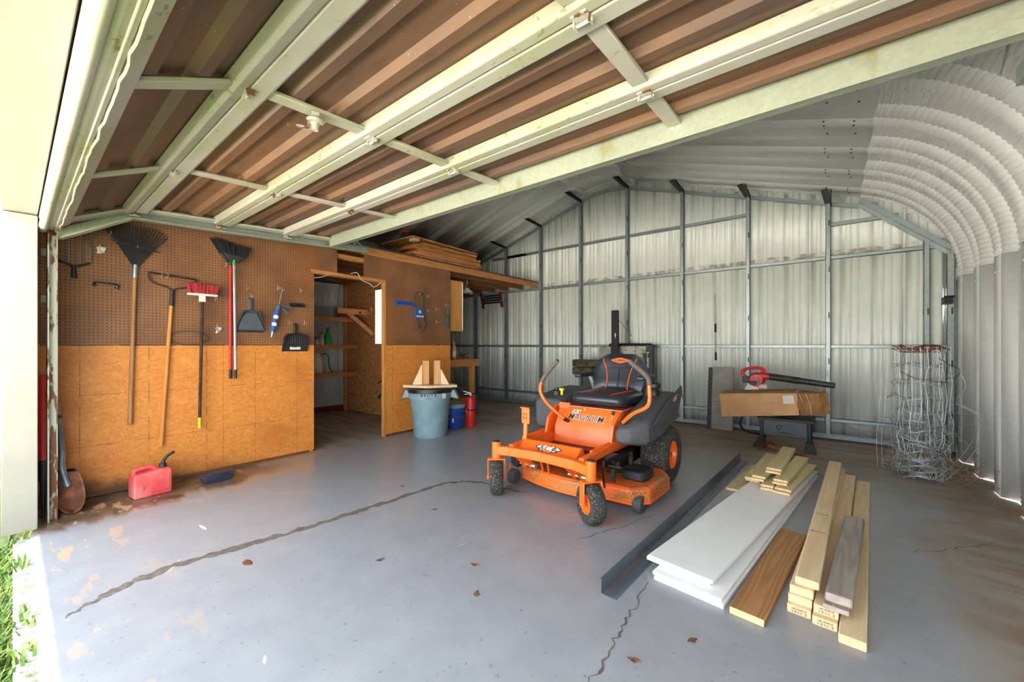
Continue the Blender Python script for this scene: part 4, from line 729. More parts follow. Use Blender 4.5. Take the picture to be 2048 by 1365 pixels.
# dustpans
def dustpan(lab, y, zt, zm, zb, w0, w1, mat, strip):
    r = tools('dustpan', lab, 'dustpan', y, zb)
    m = tb(r); m.loft([[(XF+.006, y-.013, zm-.005), (XF+.03, y-.013, zm-.005), (XF+.03, y+.013, zm-.005), (XF+.006, y+.013, zm-.005)], [(XF+.006, y-.019, (zm+zt)/2+.02), (XF+.034, y-.019, (zm+zt)/2+.02), (XF+.034, y+.019, (zm+zt)/2+.02), (XF+.006, y+.019, (zm+zt)/2+.02)], [(XF+.008, y-.016, zt), (XF+.026, y-.016, zt), (XF+.026, y+.016, zt), (XF+.008, y+.016, zt)]]); m.build('handle', M[mat], r, bevel=.007)
    m = tb(r); O = [(y-w0, zm-.05), (y-w0*.75, zm-.01), (y-w0*.3, zm), (y+w0*.3, zm), (y+w0*.75, zm-.01), (y+w0, zm-.05), (y+w1, zb), (y-w1, zb)]
    m.prism(O, XF+.004, XF+.009, 'X'); pan = m.build('pan', M[mat], r, smooth=False)
    for i in [7, 0, 1, 2, 3, 4, 5]:
        a, b = O[i], O[(i+1) % 8]; m = tb(r); hgt = .055
        m.add([(XF+.006, a[0], a[1]), (XF+.006, b[0], b[1]), (XF+.006+hgt*(1 if b[1] > zb else .25), b[0], b[1]), (XF+.006+hgt*(1 if a[1] > zb else .25), a[0], a[1])], [(0, 1, 2, 3)]); m.build('rim', M[mat], pan, solid=.004, smooth=False)
    m = tb(r); m.prism([(y-w0*.85, zm-.075), (y-w0*.5, zm-.035), (y+w0*.5, zm-.035), (y+w0*.85, zm-.075), (y+w1*.93, zb+.02), (y-w1*.93, zb+.02)], XF+.045, XF+.049, 'X') if strip == 'hood' else [m.box((XF+.009, y-w0*.6+k*w0*.2, zb+.08), (XF+.016, y-w0*.6+k*w0*.2+.008, zm-.03)) for k in range(7)]
    m.build('hood' if strip == 'hood' else 'ridges', M[mat], pan, bevel=.004, kind=None if strip == 'hood' else 'stuff')
    m = tb(r)
    if strip == 'hood': m.box((XF+.004, y-w1*1.02, zb-.004), (XF+.018, y+w1*1.02, zb+.012)); m.build('lip', M['black'], pan, bevel=.003)
    else: m.prism([(y-.05, zb+.02), (y+.06, zb+.02), (y+.06, zb+.05), (y, zb+.045), (y-.05, zb+.05)], XF+.0092, XF+.0105, 'X'); m.build('worn_patch', M['tape'], pan, smooth=False)
dustpan('large grey dustpan hanging by its handle next to the brooms', 1.505, 1.7, 1.575, 1.355, .085, .128, 'greypan', 'hood'); dustpan('small black ribbed dustpan hanging low by the doorway', 1.94, 1.46, 1.345, 1.15, .118, .132, 'black', 'ribs')
# caulking gun
r = tools('caulking_gun', 'caulking gun with blue and white sealant cartridge hooked on the pegboard', 'caulking gun', 1.75, 1.3)
ax0, ax1 = Vector((XF+.04, 1.765, 1.64)), Vector((XF+.04, 1.705, 1.36)); dv = (ax1-ax0).normalized()
m = tb(r); m.cyl(ax0+dv*.04, ax1, .024, n=18); ct = m.build('cartridge', M['blue'], r)
for t in (.11, .19):
    m = tb(r); m.cyl(ax0+dv*t, ax0+dv*(t+.035), .0245, n=18); m.build('label_band', M['paper'], ct)
m = tb(r); m.cyl(ax1, ax1+dv*.06, .009, .004, 10); m.build('nozzle', M['paper'], r)
m = tb(r); m.cyl(ax0+dv*.0, ax0+dv*.045, .028, n=16); m.bar(ax0+Vector((0, .01, 0)), ax0+Vector((0, .12, -.01)), .022, .028); m.bar(ax0+Vector((0, .03, -.02)), ax0+Vector((0, .095, -.085)), .018, .02); m.bar(ax0+dv*.28+Vector((.0, -.02, 0)), ax0+dv*.02+Vector((0, -.027, 0)), .02, .004, (1, 0, 0)); m.build('frame', M['greypan'], r, bevel=.004)
m = tb(r); m.tube(bez([tuple(ax0), tuple(ax0-dv*.16), tuple(ax0-dv*.19+Vector((0, -.012, 0))), tuple(ax0-dv*.185+Vector((0, -.045, 0)))]), .004, 6); m.build('plunger_rod', M['steel'], r)
# racks and bars
r = tools('tool_rack', 'small black slotted tool rack beside the caulking gun', 'tool rack', 1.96, 1.65)
m = tb(r); m.box((XF, 1.89, 1.64), (XF+.006, 2.04, 1.685)); m.box((XF+.03, 1.89, 1.64), (XF+.036, 2.04, 1.648)); m.build('back_plate', M['black'], r, smooth=False)
for k in range(7): m = tb(r); m.box((XF, 1.89+k*.0237, 1.64), (XF+.036, 1.895+k*.0237, 1.665)); m.build('divider', M['black'], r, smooth=False)
r = tools('tool_rack', 'narrow bright blue tool rack on the pegboard left of the belt', 'tool rack', 3.38, 1.78)
m = tb(r); m.box((XF, 3.24, 1.775), (XF+.006, 3.52, 1.825)); m.box((XF+.035, 3.24, 1.765), (XF+.041, 3.54, 1.785)); m.build('back_plate', M['blue'], r, smooth=False)
for k in range(9): m = tb(r); m.box((XF, 3.25+k*.033, 1.765), (XF+.04, 3.256+k*.033, 1.8)); m.build('divider', M['blue'], r, smooth=False)
r = tools('iron_pull_handle', 'black iron pull handle hung between pegboard hooks at far left', 'handle', .475, 1.71)
m = tb(r); m.tube(bez([(XF, .41, 1.705), (XF+.03, .412, 1.725), (XF+.035, .475, 1.722), (XF+.03, .538, 1.715), (XF, .54, 1.695)]), .007, 8); m.build('grip', M['blackm'], r)
for y, z in ((.41, 1.705), (.54, 1.695)): m = tb(r); m.cyl((XF, y, z), (XF+.01, y, z), .015, .012, 12); m.build('foot', M['blackm'], r)
# garden fork hanging upside down behind the track
r = tools('garden_fork', 'handleless garden fork head with four steel tines pointing up behind the door track', 'fork', .3, 1.74)
for k, y in enumerate((.21, .27, .33, .385)): m = tb(r); m.tube([(XF+.03, y, 1.86), (XF+.03, y, 2.0), (XF+.028, y, 2.15)], [.006, .005, .003], 6); m.build('tine', M['dsteel'], r)
m = tb(r); m.tube(bez([(XF+.03, .21, 1.87), (XF+.03, .25, 1.85), (XF+.03, .297, 1.835), (XF+.03, .345, 1.85), (XF+.03, .385, 1.87)]), .008, 8); m.cyl((XF+.03, .297, 1.84), (XF+.03, .297, 1.74), .014, .016, 10); m.build('fork_head', M['blackm'], r)
# drive belt with blue sleeve
r = tools('drive_belt', 'brown mower drive belt folded in a blue card sleeve', 'belt', 3.64, 1.44)
def loop(pts, rr): m = tb(r); m.tube([(XF+.012+.006*math.sin(i), y, z) for i, (y, z) in enumerate([(p.x, p.y) for p in bez([(a, b, 0) for a, b in pts], 6)])], rr, 8); return m
for k, d in enumerate((0, .018)):
    m = loop([(3.57+d, 1.72), (3.52+d, 1.85), (3.56+d, 1.95), (3.62, 1.965-d), (3.69-d, 1.93), (3.7-d, 1.82), (3.685-d, 1.7), (3.72-d, 1.6), (3.735-d, 1.5), (3.69-d, 1.43+d), (3.64, 1.43+d), (3.59+d, 1.5), (3.575+d, 1.62), (3.57+d, 1.72)], .0135); m.build('belt_strand', plain('brown_rubber_belt', (86, 68, 58), .8, 0, .1, 30), r)
m = tb(r); m.box((XF+.001, 3.552, 1.6), (XF+.03, 3.71, 1.75)); sl = m.build('card_sleeve', M['blue'], r, bevel=.006)
m = tb(r); m.cyl((XF+.03, 3.635, 1.695), (XF+.0312, 3.635, 1.695), .026, n=20); m.build('sleeve_logo', M['lime'], sl); m = tb(r); m.box((XF+.03, 3.575, 1.618), (XF+.0312, 3.70, 1.64)); bd = m.build('sleeve_band', M['paper'], sl, smooth=False)
m = tb(r); marks(m, basis((XF+.0312, 3.64, 1.629), (0, 1, 0), (0, 0, 1)), .08, .014, 8, 2); m.build('sleeve_print', M['print'], bd, smooth=False, kind='stuff')
# dust brush
r = tools('dust_brush', 'dusty grey-green hand brush hanging at the end of the pegboard', 'brush', 4.16, 1.47)
m = tb(r); m.tube(bez([(XF+.02, 4.15, 1.86), (XF+.02, 4.165, 1.76), (XF+.02, 4.18, 1.68)]), [.008]*8+[.01]*9, 8); m.box((XF+.008, 4.165, 1.48), (XF+.034, 4.195, 1.69)); m.build('handle', M['dgreen'], r, bevel=.006)
rnd = random.Random(4); m = tb(r)
for k in range(160): z = rnd.uniform(1.47, 1.69); x = XF+rnd.uniform(.006, .036); m.tube([(x, 4.165, z), (x+rnd.uniform(-.008, .008), 4.165-rnd.uniform(.035, .06), z+rnd.uniform(-.012, .012))], .0028, 4, cap=False)
m.build('bristles', plain('grey_bristle', (104, 106, 98), .9, 0, .2, 50), r, kind='stuff')
# pegboard hooks
HK = [(.44, 2.0, 'holding a white tag near the fork'), (.535, 1.69, 'below the iron pull handle'), (.82, 1.83, 'holding the left side of the bow rake'), (.86, 1.83, 'holding the right side of the bow rake'), (1.23, 1.39, 'holding a white tag below the red broom'), (1.215, 1.66, 'under the silver broom'), (1.3, 2.0, 'beside the broom collar'), (1.48, 1.79, 'above the large grey dustpan'), (1.52, 1.705, 'in the large dustpan handle'), (1.77, 1.825, 'at the caulking gun rod'), (1.815, 1.81, 'right of the caulking gun rod'), (2.0, 1.82, 'above the small black rack'), (1.88, 1.465, 'left of the small dustpan handle'), (2.045, 1.465, 'right of the small dustpan handle'), (3.62, 1.945, 'holding the drive belt'), (3.79, 1.93, 'top one right of the belt'), (3.79, 1.72, 'middle one right of the belt'), (3.955, 1.755, 'beside the dust brush handle'), (3.955, 1.56, 'beside the brush bristles'), (4.13, 1.83, 'holding the dust brush'), (.5, 2.13, 'behind the top of the leaf rake'), (.66, 2.05, 'holding the leaf rake bar')]
hm = MB(); hm.tube([(0, 0, .03), (.004, 0, .03), (.006, 0, .0), (.045, 0, -.004), (.055, 0, .012)], .0026, 6); hm.cyl((.004, 0, -.02), (.004, 0, .03), .0022, n=6)
h0 = None
for i, (y, z, lab) in enumerate(HK):
    if h0 is None: h0 = hm.build('peg_hook', M['hook']); o = h0
    else: o = h0.copy(); COL.objects.link(o)
    o.location = (XF, y, z); tag(o, 'small zinc pegboard hook '+lab, 'hook', 'pegboard hooks')
for y, z, lab in ((.445, 1.985, 'crumpled white paper tag on a hook near the fork'), (1.235, 1.365, 'white paper tag on a hook under the red broom')):
    m = MB((XF, y, z)).at((XF+.02, y, z), (.2, .3, .4)); m.grid(lambda u, v: (.012*math.sin(u*5+v*3), (u-.5)*.055, (v-.5)*.05), 4, 4); o = m.build('paper_tag', M['paper'], solid=.002); o.location = (XF, y, z); tag(o, lab, 'tag')
# shovels behind the track
r = thing('round_point_shovel', 'rusty round-point shovel leaning blade down behind the door track', 'shovel', (-4.27, .34, 0))
def blade(name, mat, cx, cy, par, tilt=.1, roll=0.0):
    m = MB(par.location); rings = []
    def S(u, v):
        t = v; w = .08*(1.0 if t < .45 else math.sqrt(max(0, 1-((t-.45)/.55)**2)))*(.88+.12*min(1, t*4)); s = (u*2-1)
        return (cx+.045*(s*s)-.02*t*t+(1-t)*.02*0+tilt*(1-t), cy+s*w+roll*(1-t), .01+.29*(1-t))
    m.grid(S, 12, 14); return m.build(name, M[mat], par, solid=.003)
blade('blade', 'rust', -4.27, .272, r, -.06, -.04); m = MB(r.location); m.tube(bez([(-4.3, .25, .2), (-4.33, .222, .34), (-4.36, .225, .44), (-4.41, .21, .66)]), [.018]*25, 10); m.build('socket', M['dsteel'], r)
m = MB(r.location); m.tube([(-4.4, .212, .64), (-4.585, .165, 1.3)], .017, 10); m.build('handle', M['greyboard'], r)
r = thing('square_shovel', 'dark steel shovel standing behind the rusty one', 'shovel', (-4.42, .22, 0))
blade('blade', 'blackm', -4.4, .225, r, -.04, 0); m = MB(r.location); m.tube([(-4.44, .2, .22), (-4.6, .135, 1.0)], .017, 10); m.build('handle', M['greyboard'], r)
r = thing('red_shaft_tool', 'red plastic shafted tool standing in the corner behind the white jamb', 'yard tool', (-4.36, .13, 0))
m = MB(r.location); m.tube([(-4.37, .135, .40), (-4.52, .135, 1.0)], [.03, .018], 12); m.build('shaft', M['red'], r); m = MB(r.location); m.cyl((-4.34, .135, .26), (-4.375, .135, .42), .026, .028, 12); m.cyl((-4.33, .135, .0), (-4.34, .135, .27), .008, .02, 10); m.build('ferrule', M['black'], r)
# gas can
r = thing('gas_can', 'faded red plastic fuel can with black spout on the floor by the wall', 'fuel can', (-4.35, .705, 0), (0, 0, .1))
m = MB(); m.prism([(-.115, .0), (.115, .0), (.12, .012), (.12, .185), (.11, .205), (.045, .205), (.02, .2), (-.105, .19), (-.12, .175), (-.12, .012)], -.072, .072, 'X'); b = m.build('body', M['redcan'], r, bevel=.018, seg=3)
m = MB(); m.tube(bez([(0, -.1, .17), (0, -.098, .212), (0, -.06, .222), (0, .0, .226), (0, .03, .2)]), .0175, 10); m.build('handle', M['redcan'], r)
m = MB(); m.box((.0725, -.02, .03), (.076, .1, .15)); m.build('embossed_panel', M['redcan'], b, bevel=.003); m = MB(); m.box((.0725, -.085, .06), (.078, -.06, .1)); m.build('sight_panel', M['redcan'], b, bevel=.004)
m = MB(); m.cyl((0, .078, .2), (0, .078, .235), .027, .024, 16); m.build('collar', M['black'], r); m = MB(); m.tube(bez([(0, .078, .23), (0, .085, .26), (0, .11, .29), (0, .155, .315)]), [.013]*10+[.012]*15, 10); m.build('spout', M['black'], r)
m = MB(); m.cyl((0, -.06, .222), (0, -.06, .237), .012, n=10); m.build('vent_cap', M['yellow'], r)
# black tray with lid
r = thing('lidded_tray', 'low dark navy plastic box with lid on the floor by the wall', 'box', (-4.32, 1.15, 0), (0, 0, .06))
m = MB(); m.loft([[(-.05, -.1, 0), (.05, -.1, 0), (.05, .1, 0), (-.05, .1, 0)], [(-.062, -.115, .055), (.062, -.115, .055), (.062, .115, .055), (-.062, .115, .055)]]); m.build('tub', M['navy'], r, bevel=.008); m = MB(); m.box((-.07, -.125, .055), (.07, .125, .066)); m.box((-.05, -.1, .066), (.05, .1, .074)); m.build('lid', M['navy'], r, bevel=.004)
# ================================================================== BY THE PARTITION END
CX, CY = -4.235, 3.53
r = thing('trash_can', 'large grey-blue round trash can lined with a black bag', 'trash can', (CX, CY, 0))
m = MB(); m.lathe([(.0, .01), (.2, .01), (.215, .0), (.222, .02), (.262, .5), (.262, .505), (.285, .51), (.295, .64), (.287, .64), (.265, .56), (.21, .1), (0, .1)], n=48); b = m.build('body', M['greycan'], r)
for a in (38.7, 218.7):
    q = math.radians(a); d = Vector((math.cos(q), math.sin(q), 0)); n = Vector((-d.y, d.x, 0)); m = MB(); ps = [d*.27+Vector((0, 0, .62)), d*.33+Vector((0, 0, .62)), d*.385+Vector((0, 0, .5)), d*.28+Vector((0, 0, .52))]
    m.loft([[p-n*.06 for p in ps], [p+n*.06 for p in ps]]); m.build('handle', M['greycan'], r, bevel=.01)
m = MB(); m.lathe([(.302, .592), (.3, .645), (.285, .65), (.27, .6), (.24, .3)], n=64); bg_ = m.build('bag_liner', M['bag'], r)
th = math.atan2(-CY, -CX); m = MB()
for k, ch in enumerate('BRUTE'):
    a = th-.10+(k-2)*.155; d = Vector((math.cos(a), math.sin(a), 0)); textm(m, ch, .055, basis(d*.292+Vector((0, 0, .572)), (-d.y, d.x, 0), (d.x*.1, d.y*.1, 1)), .001, bold=.0015)
m.build('name_print', M['print'], b, smooth=False, kind='stuff')
m = MB(); a = th-.1; d = Vector((math.cos(a), math.sin(a), 0)); marks(m, basis(d*.2895+Vector((0, 0, .533)), (-d.y, d.x, 0), (0, 0, 1)), .09, .012, 9, 6); m.build('small_print', M['print'], b, smooth=False, kind='stuff')
m = MB(); a = th+.62
m.grid(lambda u, v: (.2935*math.cos(a+.09*(u*2-1)), .2935*math.sin(a+.09*(u*2-1)), .525+.1*v), 6, 2); m.build('sticker', M['paper'], b)
# wooden cradle on the can
r = thing('wooden_stand', 'pale new-wood stand with two posts and triangular braces on the trash can', 'wood stand', (CX+.02, CY-.02, .652), (0, 0, math.radians(38.7)))
m = MB(); m.prism([(-.34, .12), (-.36, -.03), (-.02, -.17), (.36, -.01), (.30, .17)], 0, .035); m.build('base_board', M['pine'], r, bevel=.003, seg=1)
for x in (-.06, .09): m = MB(); m.box((x-.045, -.01, .035), (x+.045, .028, .36)); m.build('post', M['studz'], r, bevel=.003, seg=1)
m = MB(); m.prism([(-.24, .035), (-.105, .035), (-.105, .3), (-.115, .3)], -.03, -.008, 'Y'); m.build('brace', M['pine'], r, bevel=.002, seg=1); m = MB(); m.prism([(.135, .035), (.25, .035), (.145, .24), (.135, .24)], .0, .022, 'Y'); m.build('brace', M['pine'], r, bevel=.002, seg=1)
# bucket
r = thing('bucket', 'blue plastic bucket with grey lid behind the trash can', 'bucket', (-4.36, 4.08, 0))
m = MB(); m.lathe([(0, 0), (.125, 0), (.13, .01), (.148, .3), (.156, .302), (.156, .315), (0, .315)], n=32); m.build('pail', M['blue'], r); m = MB(); m.lathe([(.16, .305), (.163, .335), (.15, .36), (.14, .358), (.135, .345), (0, .345)], n=32); m.build('lid', M['greycan'], r)
m = MB(); m.tube(bez([(.0, -.15, .27), (.13, -.12, .2), (.17, .0, .17), (.13, .12, .22), (0, .15, .27)]), .003, 6); m.build('wire_handle', M['steel'], r)
m = MB(); a = -.9; m.grid(lambda u, v: (.139*math.cos(a+.2*(u-.5)), .139*math.sin(a+.2*(u-.5)), .1+.07*v), 4, 2); m.build('label', M['paper'], r)
# extinguisher
r = thing('fire_extinguisher', 'red fire extinguisher standing on the floor beside the bucket', 'extinguisher', (-4.22, 4.28, 0))
m = MB(); m.lathe([(0, 0), (.064, 0), (.07, .012), (.07, .4), (.06, .435), (.03, .455), (.022, .465), (0, .465)], n=28); c_ = m.build('cylinder', M['red'], r); m = MB(); m.lathe([(.0705, .245), (.0715, .25), (.0715, .262), (.0705, .267)], n=28); m.build('strap', M['blackm'], r)
m = MB(); m.cyl((0, 0, .46), (0, 0, .5), .022, .018, 14); m.build('valve', M['steel'], r); m = MB(); m.bar((0, 0, .5), (-.09, -.07, .53), .02, .008); m.bar((0, 0, .49), (-.07, -.055, .485), .02, .006); m.build('squeeze_lever', M['steel'], r)
m = MB(); m.tube(bez([(.01, .01, .49), (.07, .05, .48), (.095, .05, .38), (.085, .05, .26), (.08, .05, .19)]), .009, 8); m.build('hose', M['grip'], r); m = MB(); m.grid(lambda u, v: (.0712*math.cos(-2.2+.5*u), .0712*math.sin(-2.2+.5*u), .19+.07*v), 4, 2); m.build('label', M['paper'], c_)
# workbench
r = thing('workbench', 'rough wooden workbench with thick top behind the partition', 'workbench', (-5.1, 4.7, 0))
def tbx(lo, hi, name, mat, rr, bev=.003): m = MB(rr.location); m.box(lo, hi); return m.build(name, M[mat], rr, bevel=bev, seg=1)
tbx((-5.5, 4.1, .955), (-4.72, 5.0, .985), 'bench_top', 'studx', r); tbx((-4.76, 4.26, .865), (-4.72, 5.0, .955), 'apron', 'stud', r); tbx((-5.5, 4.26, .865), (-4.76, 4.3, .95), 'apron', 'studx', r)
for x in (-5.48, -4.82):
    for y in (4.12, 4.84): tbx((x, y, 0), (x+.06, y+.089, .9), 'leg', 'studz', r)
tbx((-4.78, 4.12, .24), (-4.74, 4.94, .35), 'stretcher', 'stud', r); tbx((-5.48, 4.12, .33), (-4.78, 4.94, .35), 'lower_shelf', 'ply2', r)
m = MB(r.location)
for k in range(6): m.cyl((-4.75-.03*(k % 2), 4.34+.045*k, .985), (-4.75-.03*(k % 2), 4.34+.045*k, .9865), .009, n=8)
m.build('peg_holes', M['blackm'], r, kind='stuff')
r = thing('oil_bottle', 'amber plastic bottle with pale label on the workbench', 'bottle', (-4.95, 4.62, .985)); m = MB(); m.lathe([(0, 0), (.042, 0), (.045, .01), (.045, .16), (.03, .21), (.016, .23), (.016, .26), (0, .26)], n=20); b_ = m.build('body', M['amber'], r); m = MB(); m.lathe([(.018, .26), (.018, .29), (0, .29)], n=14); m.build('cap', M['paper'], r); m = MB(); m.grid(lambda u, v: (.0455*math.cos(-1.3+1.2*u), .0455*math.sin(-1.3+1.2*u), .04+.1*v), 5, 2); m.build('label', M['paper'], b_)
r = thing('oil_bottle', 'dark bottle hidden behind the amber one on the workbench', 'bottle', (-5.0, 4.45, .985)); m = MB(); m.lathe([(0, 0), (.04, 0), (.042, .01), (.042, .18), (.015, .24), (.015, .28), (0, .28)], n=20); m.build('body', M['darkmetal'], r); m = MB(); m.lathe([(.017, .28), (.017, .3), (0, .3)], n=12); m.build('cap', M['maroon'], r)
r = thing('chain_heap', 'small rusty brown chain heap at the far end of the workbench', 'chain', (-4.98, 4.84, .985)); rnd = random.Random(8)
for k in range(26):
    m = MB(); m.at((rnd.gauss(0, .035), rnd.gauss(0, .045), .012+.1*rnd.random()), (rnd.random()*3, rnd.random()*3, rnd.random()*3)); m.tube([(.016*math.cos(a), .009*math.sin(a), 0) for a in [6.283*j/8 for j in range(8)]], .0045, 5, closed=True); m.build('chain_link', M['rust'], r)
# wall cabinet
r = thing('wall_cabinet', 'tan wooden wall cabinet with pale door edge hung behind the pegboard', 'cabinet', (-5.0, 4.2, 1.46)); tbx((-5.4, 4.07, 1.44), (-4.66, 4.53, 2.24), 'carcass', 'studz', r); tbx((-5.4, 4.532, 1.45), (-4.66, 4.555, 2.23), 'door', 'paper', r)
# hanging lamp
r = thing('hanging_lamp', 'small white enamel lamp shade hanging from the loft joists', 'lamp', (-5.0, 4.98, 2.15)); m = MB(); m.lathe([(.0, .07), (.03, .07), (.04, .05), (.1, .0), (.105, -.012), (.098, -.01), (.035, .045), (0, .05)], n=24); m.build('shade', M['glazed'], r); m = MB(); m.tube([(-.02, 0, .06), (0, 0, .225)], .0025, 6); m.tube([(.03, 0, .06), (.0, 0, .225)], .0025, 6); m.build('cord', M['tape'], r)
# folding ramp hung on the back wall
r = thing('hanging_step', 'dark perforated metal step with maroon legs hung on the back wall', 'step', (-5.75, 6.6, 2.05))
m = MB(r.location); m.box((-6.02, 6.5, 2.12), (-5.5, 6.52, 2.30)); pl = m.build('tread', M['blackm'], r, smooth=False)
for z in (2.15, 2.2, 2.25):
    m = MB(r.location)
    for k in range(16): m.box((-6.0+k*.032, 6.494, z), (-6.0+k*.032+.016, 6.5, z+.022))
    m.build('grip_row', M['galv'], pl, smooth=False, kind='stuff')
for x in (-6.04, -5.5): m = MB(r.location); m.bar((x, 6.45, 2.35), (x-.03, 6.56, 2.03), .03, .05, (1, 0, 0)); m.build('leg', M['maroon'], r, smooth=False)
# ================================================================== WORKSHOP INTERIOR
r = thing('storage_shelf', 'wooden shelf unit with three tiers against the workshop outer wall', 'shelf', (-6.95, 3.3, 0))
for z in (.70, 1.18, 1.66): tbx((-7.15, 1.4, z), (-6.72, 3.9, z+.02), 'shelf_board', 'ply2', r); tbx((-6.72, 1.4, z-.03), (-6.69, 3.9, z+.045), 'edge_strip', 'stud', r)
for y in (2.4, 3.86): tbx((-7.12, y, .0), (-7.08, y+.05, 2.3), 'post', 'studz', r)
def bottle(lab, x, y, z, R, H, mat, cap, s=1.0):
    r = thing('bottle', lab, 'bottle', (x, y, z), group='containers on the workshop shelf'); m = MB(); m.lathe([(0, 0), (R, 0), (R*1.03, .01), (R*1.03, H*.6), (R*.7, H*.78), (R*.35, H*.9), (R*.35, H), (0, H)], n=20); m.build('body', M[mat], r); m = MB(); m.lathe([(R*.42, H), (R*.42, H+.03), (0, H+.03)], n=12); m.build('cap', M[cap], r)
bottle('green plastic bottle on the middle workshop shelf', -6.8, 3.4, 1.2, .06, .27, 'green', 'green'); bottle('pale grey bottle left of the green one', -6.78, 3.29, 1.2, .036, .21, 'paleplastic', 'black'); bottle('short clear jar at the doorway edge of the shelf', -6.8, 3.2, 1.2, .045, .12, 'glazed', 'black'); bottle('white bottle at the back of the middle workshop shelf', -7.0, 3.5, 1.2, .045, .3, 'paper', 'blue')
r = thing('pump_sprayer', 'cream plastic pump sprayer tank with black hose on the lower shelf', 'sprayer', (-6.85, 3.22, .72)); m = MB(); m.lathe([(0, 0), (.1, 0), (.11, .02), (.115, .2), (.1, .29), (.07, .32), (.06, .34), (0, .34)], n=24); m.build('tank', M['paleplastic'], r); m = MB(); m.lathe([(.065, .33), (.065, .355), (0, .36)], n=16); m.build('cap', M['paper'], r)
m = MB(); m.tube(bez([(.05, .06, .33), (.05, .13, .35), (.05, .19, .3), (.05, .2, .15), (.06, .26, .03), (.06, .38, .015)]), .007, 8); m.build('hose', M['grip'], r); m = MB(); m.tube([(.06, .24, .012), (.07, .48, .012)], .012, 8); m.build('wand', M['grip'], r)
LP_ = NT('lit_diffuser', .4); LP_.col((.85, .86, .85, 1)); LP_.b.inputs['Emission Color'].default_value = (1, .98, .94, 1); LP_.b.inputs['Emission Strength'].default_value = .2; M['lit'] = LP_.m
r = thing('light_panel', 'bright white lit panel in a thin wooden frame inside the workshop doorway', 'light panel', (-5.9, 3.9, 1.22)); tbx((-6.14, 3.9, 1.24), (-5.6, 3.93, 2.16), 'diffuser', 'lit', r, 0)
for lo, hi in (((-6.16, 3.895, 1.22), (-6.14, 3.94, 2.18)), ((-6.16, 3.895, 2.16), (-5.58, 3.94, 2.18)), ((-6.16, 3.895, 1.22), (-5.58, 3.94, 1.24)), ((-5.6, 3.895, 1.24), (-5.58, 3.94, 2.16))): tbx(lo, hi, 'frame', 'studz', r, 0)
r = thing('wall_bracket', 'heavy orange-brown wooden corner bracket projecting inside the workshop', 'bracket', (-6.5, 3.9, 1.4)); tbx((-6.36, 3.3, 1.74), (-6.28, 3.94, 1.83), 'arm', 'stud', r); tbx((-6.9, 3.85, 1.78), (-6.2, 3.94, 1.87), 'ledger', 'studx', r); tbx((-7.0, 3.68, 1.72), (-6.28, 3.72, 1.79), 'cross_arm', 'studx', r)
m = MB(r.location); m.bar((-6.32, 3.5, 1.76), (-6.2, 3.9, 1.4), .04, .07); m.build('diagonal_brace', M['stud'], r, bevel=.003, seg=1)
r = thing('hand_pump', 'dark green cast-iron hand pump standing inside the workshop doorway', 'pump', (-5.55, 3.72, 0)); m = MB(); m.lathe([(.07, 0), (.07, .02), (.03, .03), (.03, .3), (.055, .32), (.055, .5), (.04, .54), (0, .55)], n=18); m.build('body', M['dgreen'], r); m = MB(); m.tube(bez([(0, -.04, .42), (-.1, -.04, .42), (-.14, -.04, .36)]), .02, 8); m.build('spout', M['dgreen'], r); m = MB(); m.tube(bez([(.05, 0, .6), (-.05, 0, .66), (-.2, -.02, .6)]), .013, 8); m.bar((0, 0, .5), (0, 0, .64), .03, .03, (0, 1, 0)); m.build('pump_handle', M['dgreen'], r)
# ================================================================== LOFT LOAD
LZ = 2.49
LB = [(-4.68, 3.62, 4.95, .0, 'ply', .6, 0.0), (-4.66, 3.58, 4.98, .04, 'stud', .3, .0), (-4.67, 3.66, 4.98, .08, 'stud', .35, .01), (-4.66, 3.56, 4.96, .12, 'stud', .4, .0), (-4.70, 3.62, 4.9, .16, 'stud', .3, .0), (-4.68, 3.75, 4.88, .2, 'stud', .25, -.01)]
LL = ['bottom sheet of plywood in the loft lumber pile', 'plank lying on the plywood sheet in the loft', 'second plank of the loft lumber pile', 'longest plank of the loft lumber pile', 'dark plank near the top of the loft pile', 'short plank under the loft top sheet']
for (x, y0, y1, dz, mt, w, rz), lab in zip(LB, LL):
    m = MB((x, y0, LZ+dz)); m.box((x-w, y0, LZ+dz), (x, y1, LZ+dz+.036)); o = m.build('plank', M[mt], bevel=.002, seg=1); o.location = (x, y0, LZ+dz); o.rotation_euler = (0, 0, rz); tag(o, lab, 'plank', 'lumber stored on the loft')
m = MB((-4.72, 3.62, LZ+.24)); m.box((-4.8, 3.6, LZ+.237), (-4.69, 3.7, LZ+.275)); o = m.build('wood_block', M['pine'], bevel=.002); o.location = (-4.72, 3.62, LZ+.24); tag(o, 'short pale wood block propping the loft top sheet', 'wood block')
m = MB(); m.box((-.75, 0, 0), (0, 1.36, .014)); o = m.build('plywood_sheet', M['ply'], smooth=False); o.location = (-4.66, 3.56, LZ+.279); o.rotation_euler = (-.012, .0, .02); tag(o, 'top plywood sheet tilted over the loft lumber pile', 'plywood')
r = thing('loft_jug', 'dark jar with red cap standing on the loft plywood sheet', 'jar', (-5.05, 3.72, LZ+.293)); m = MB(); m.lathe([(0, 0), (.07, 0), (.075, .01), (.075, .1), (.065, .13), (0, .132)], n=20); m.build('body', M['black'], r); m = MB(); m.lathe([(.068, .132), (.068, .165), (0, .168)], n=16); m.build('cap', M['red'], r)
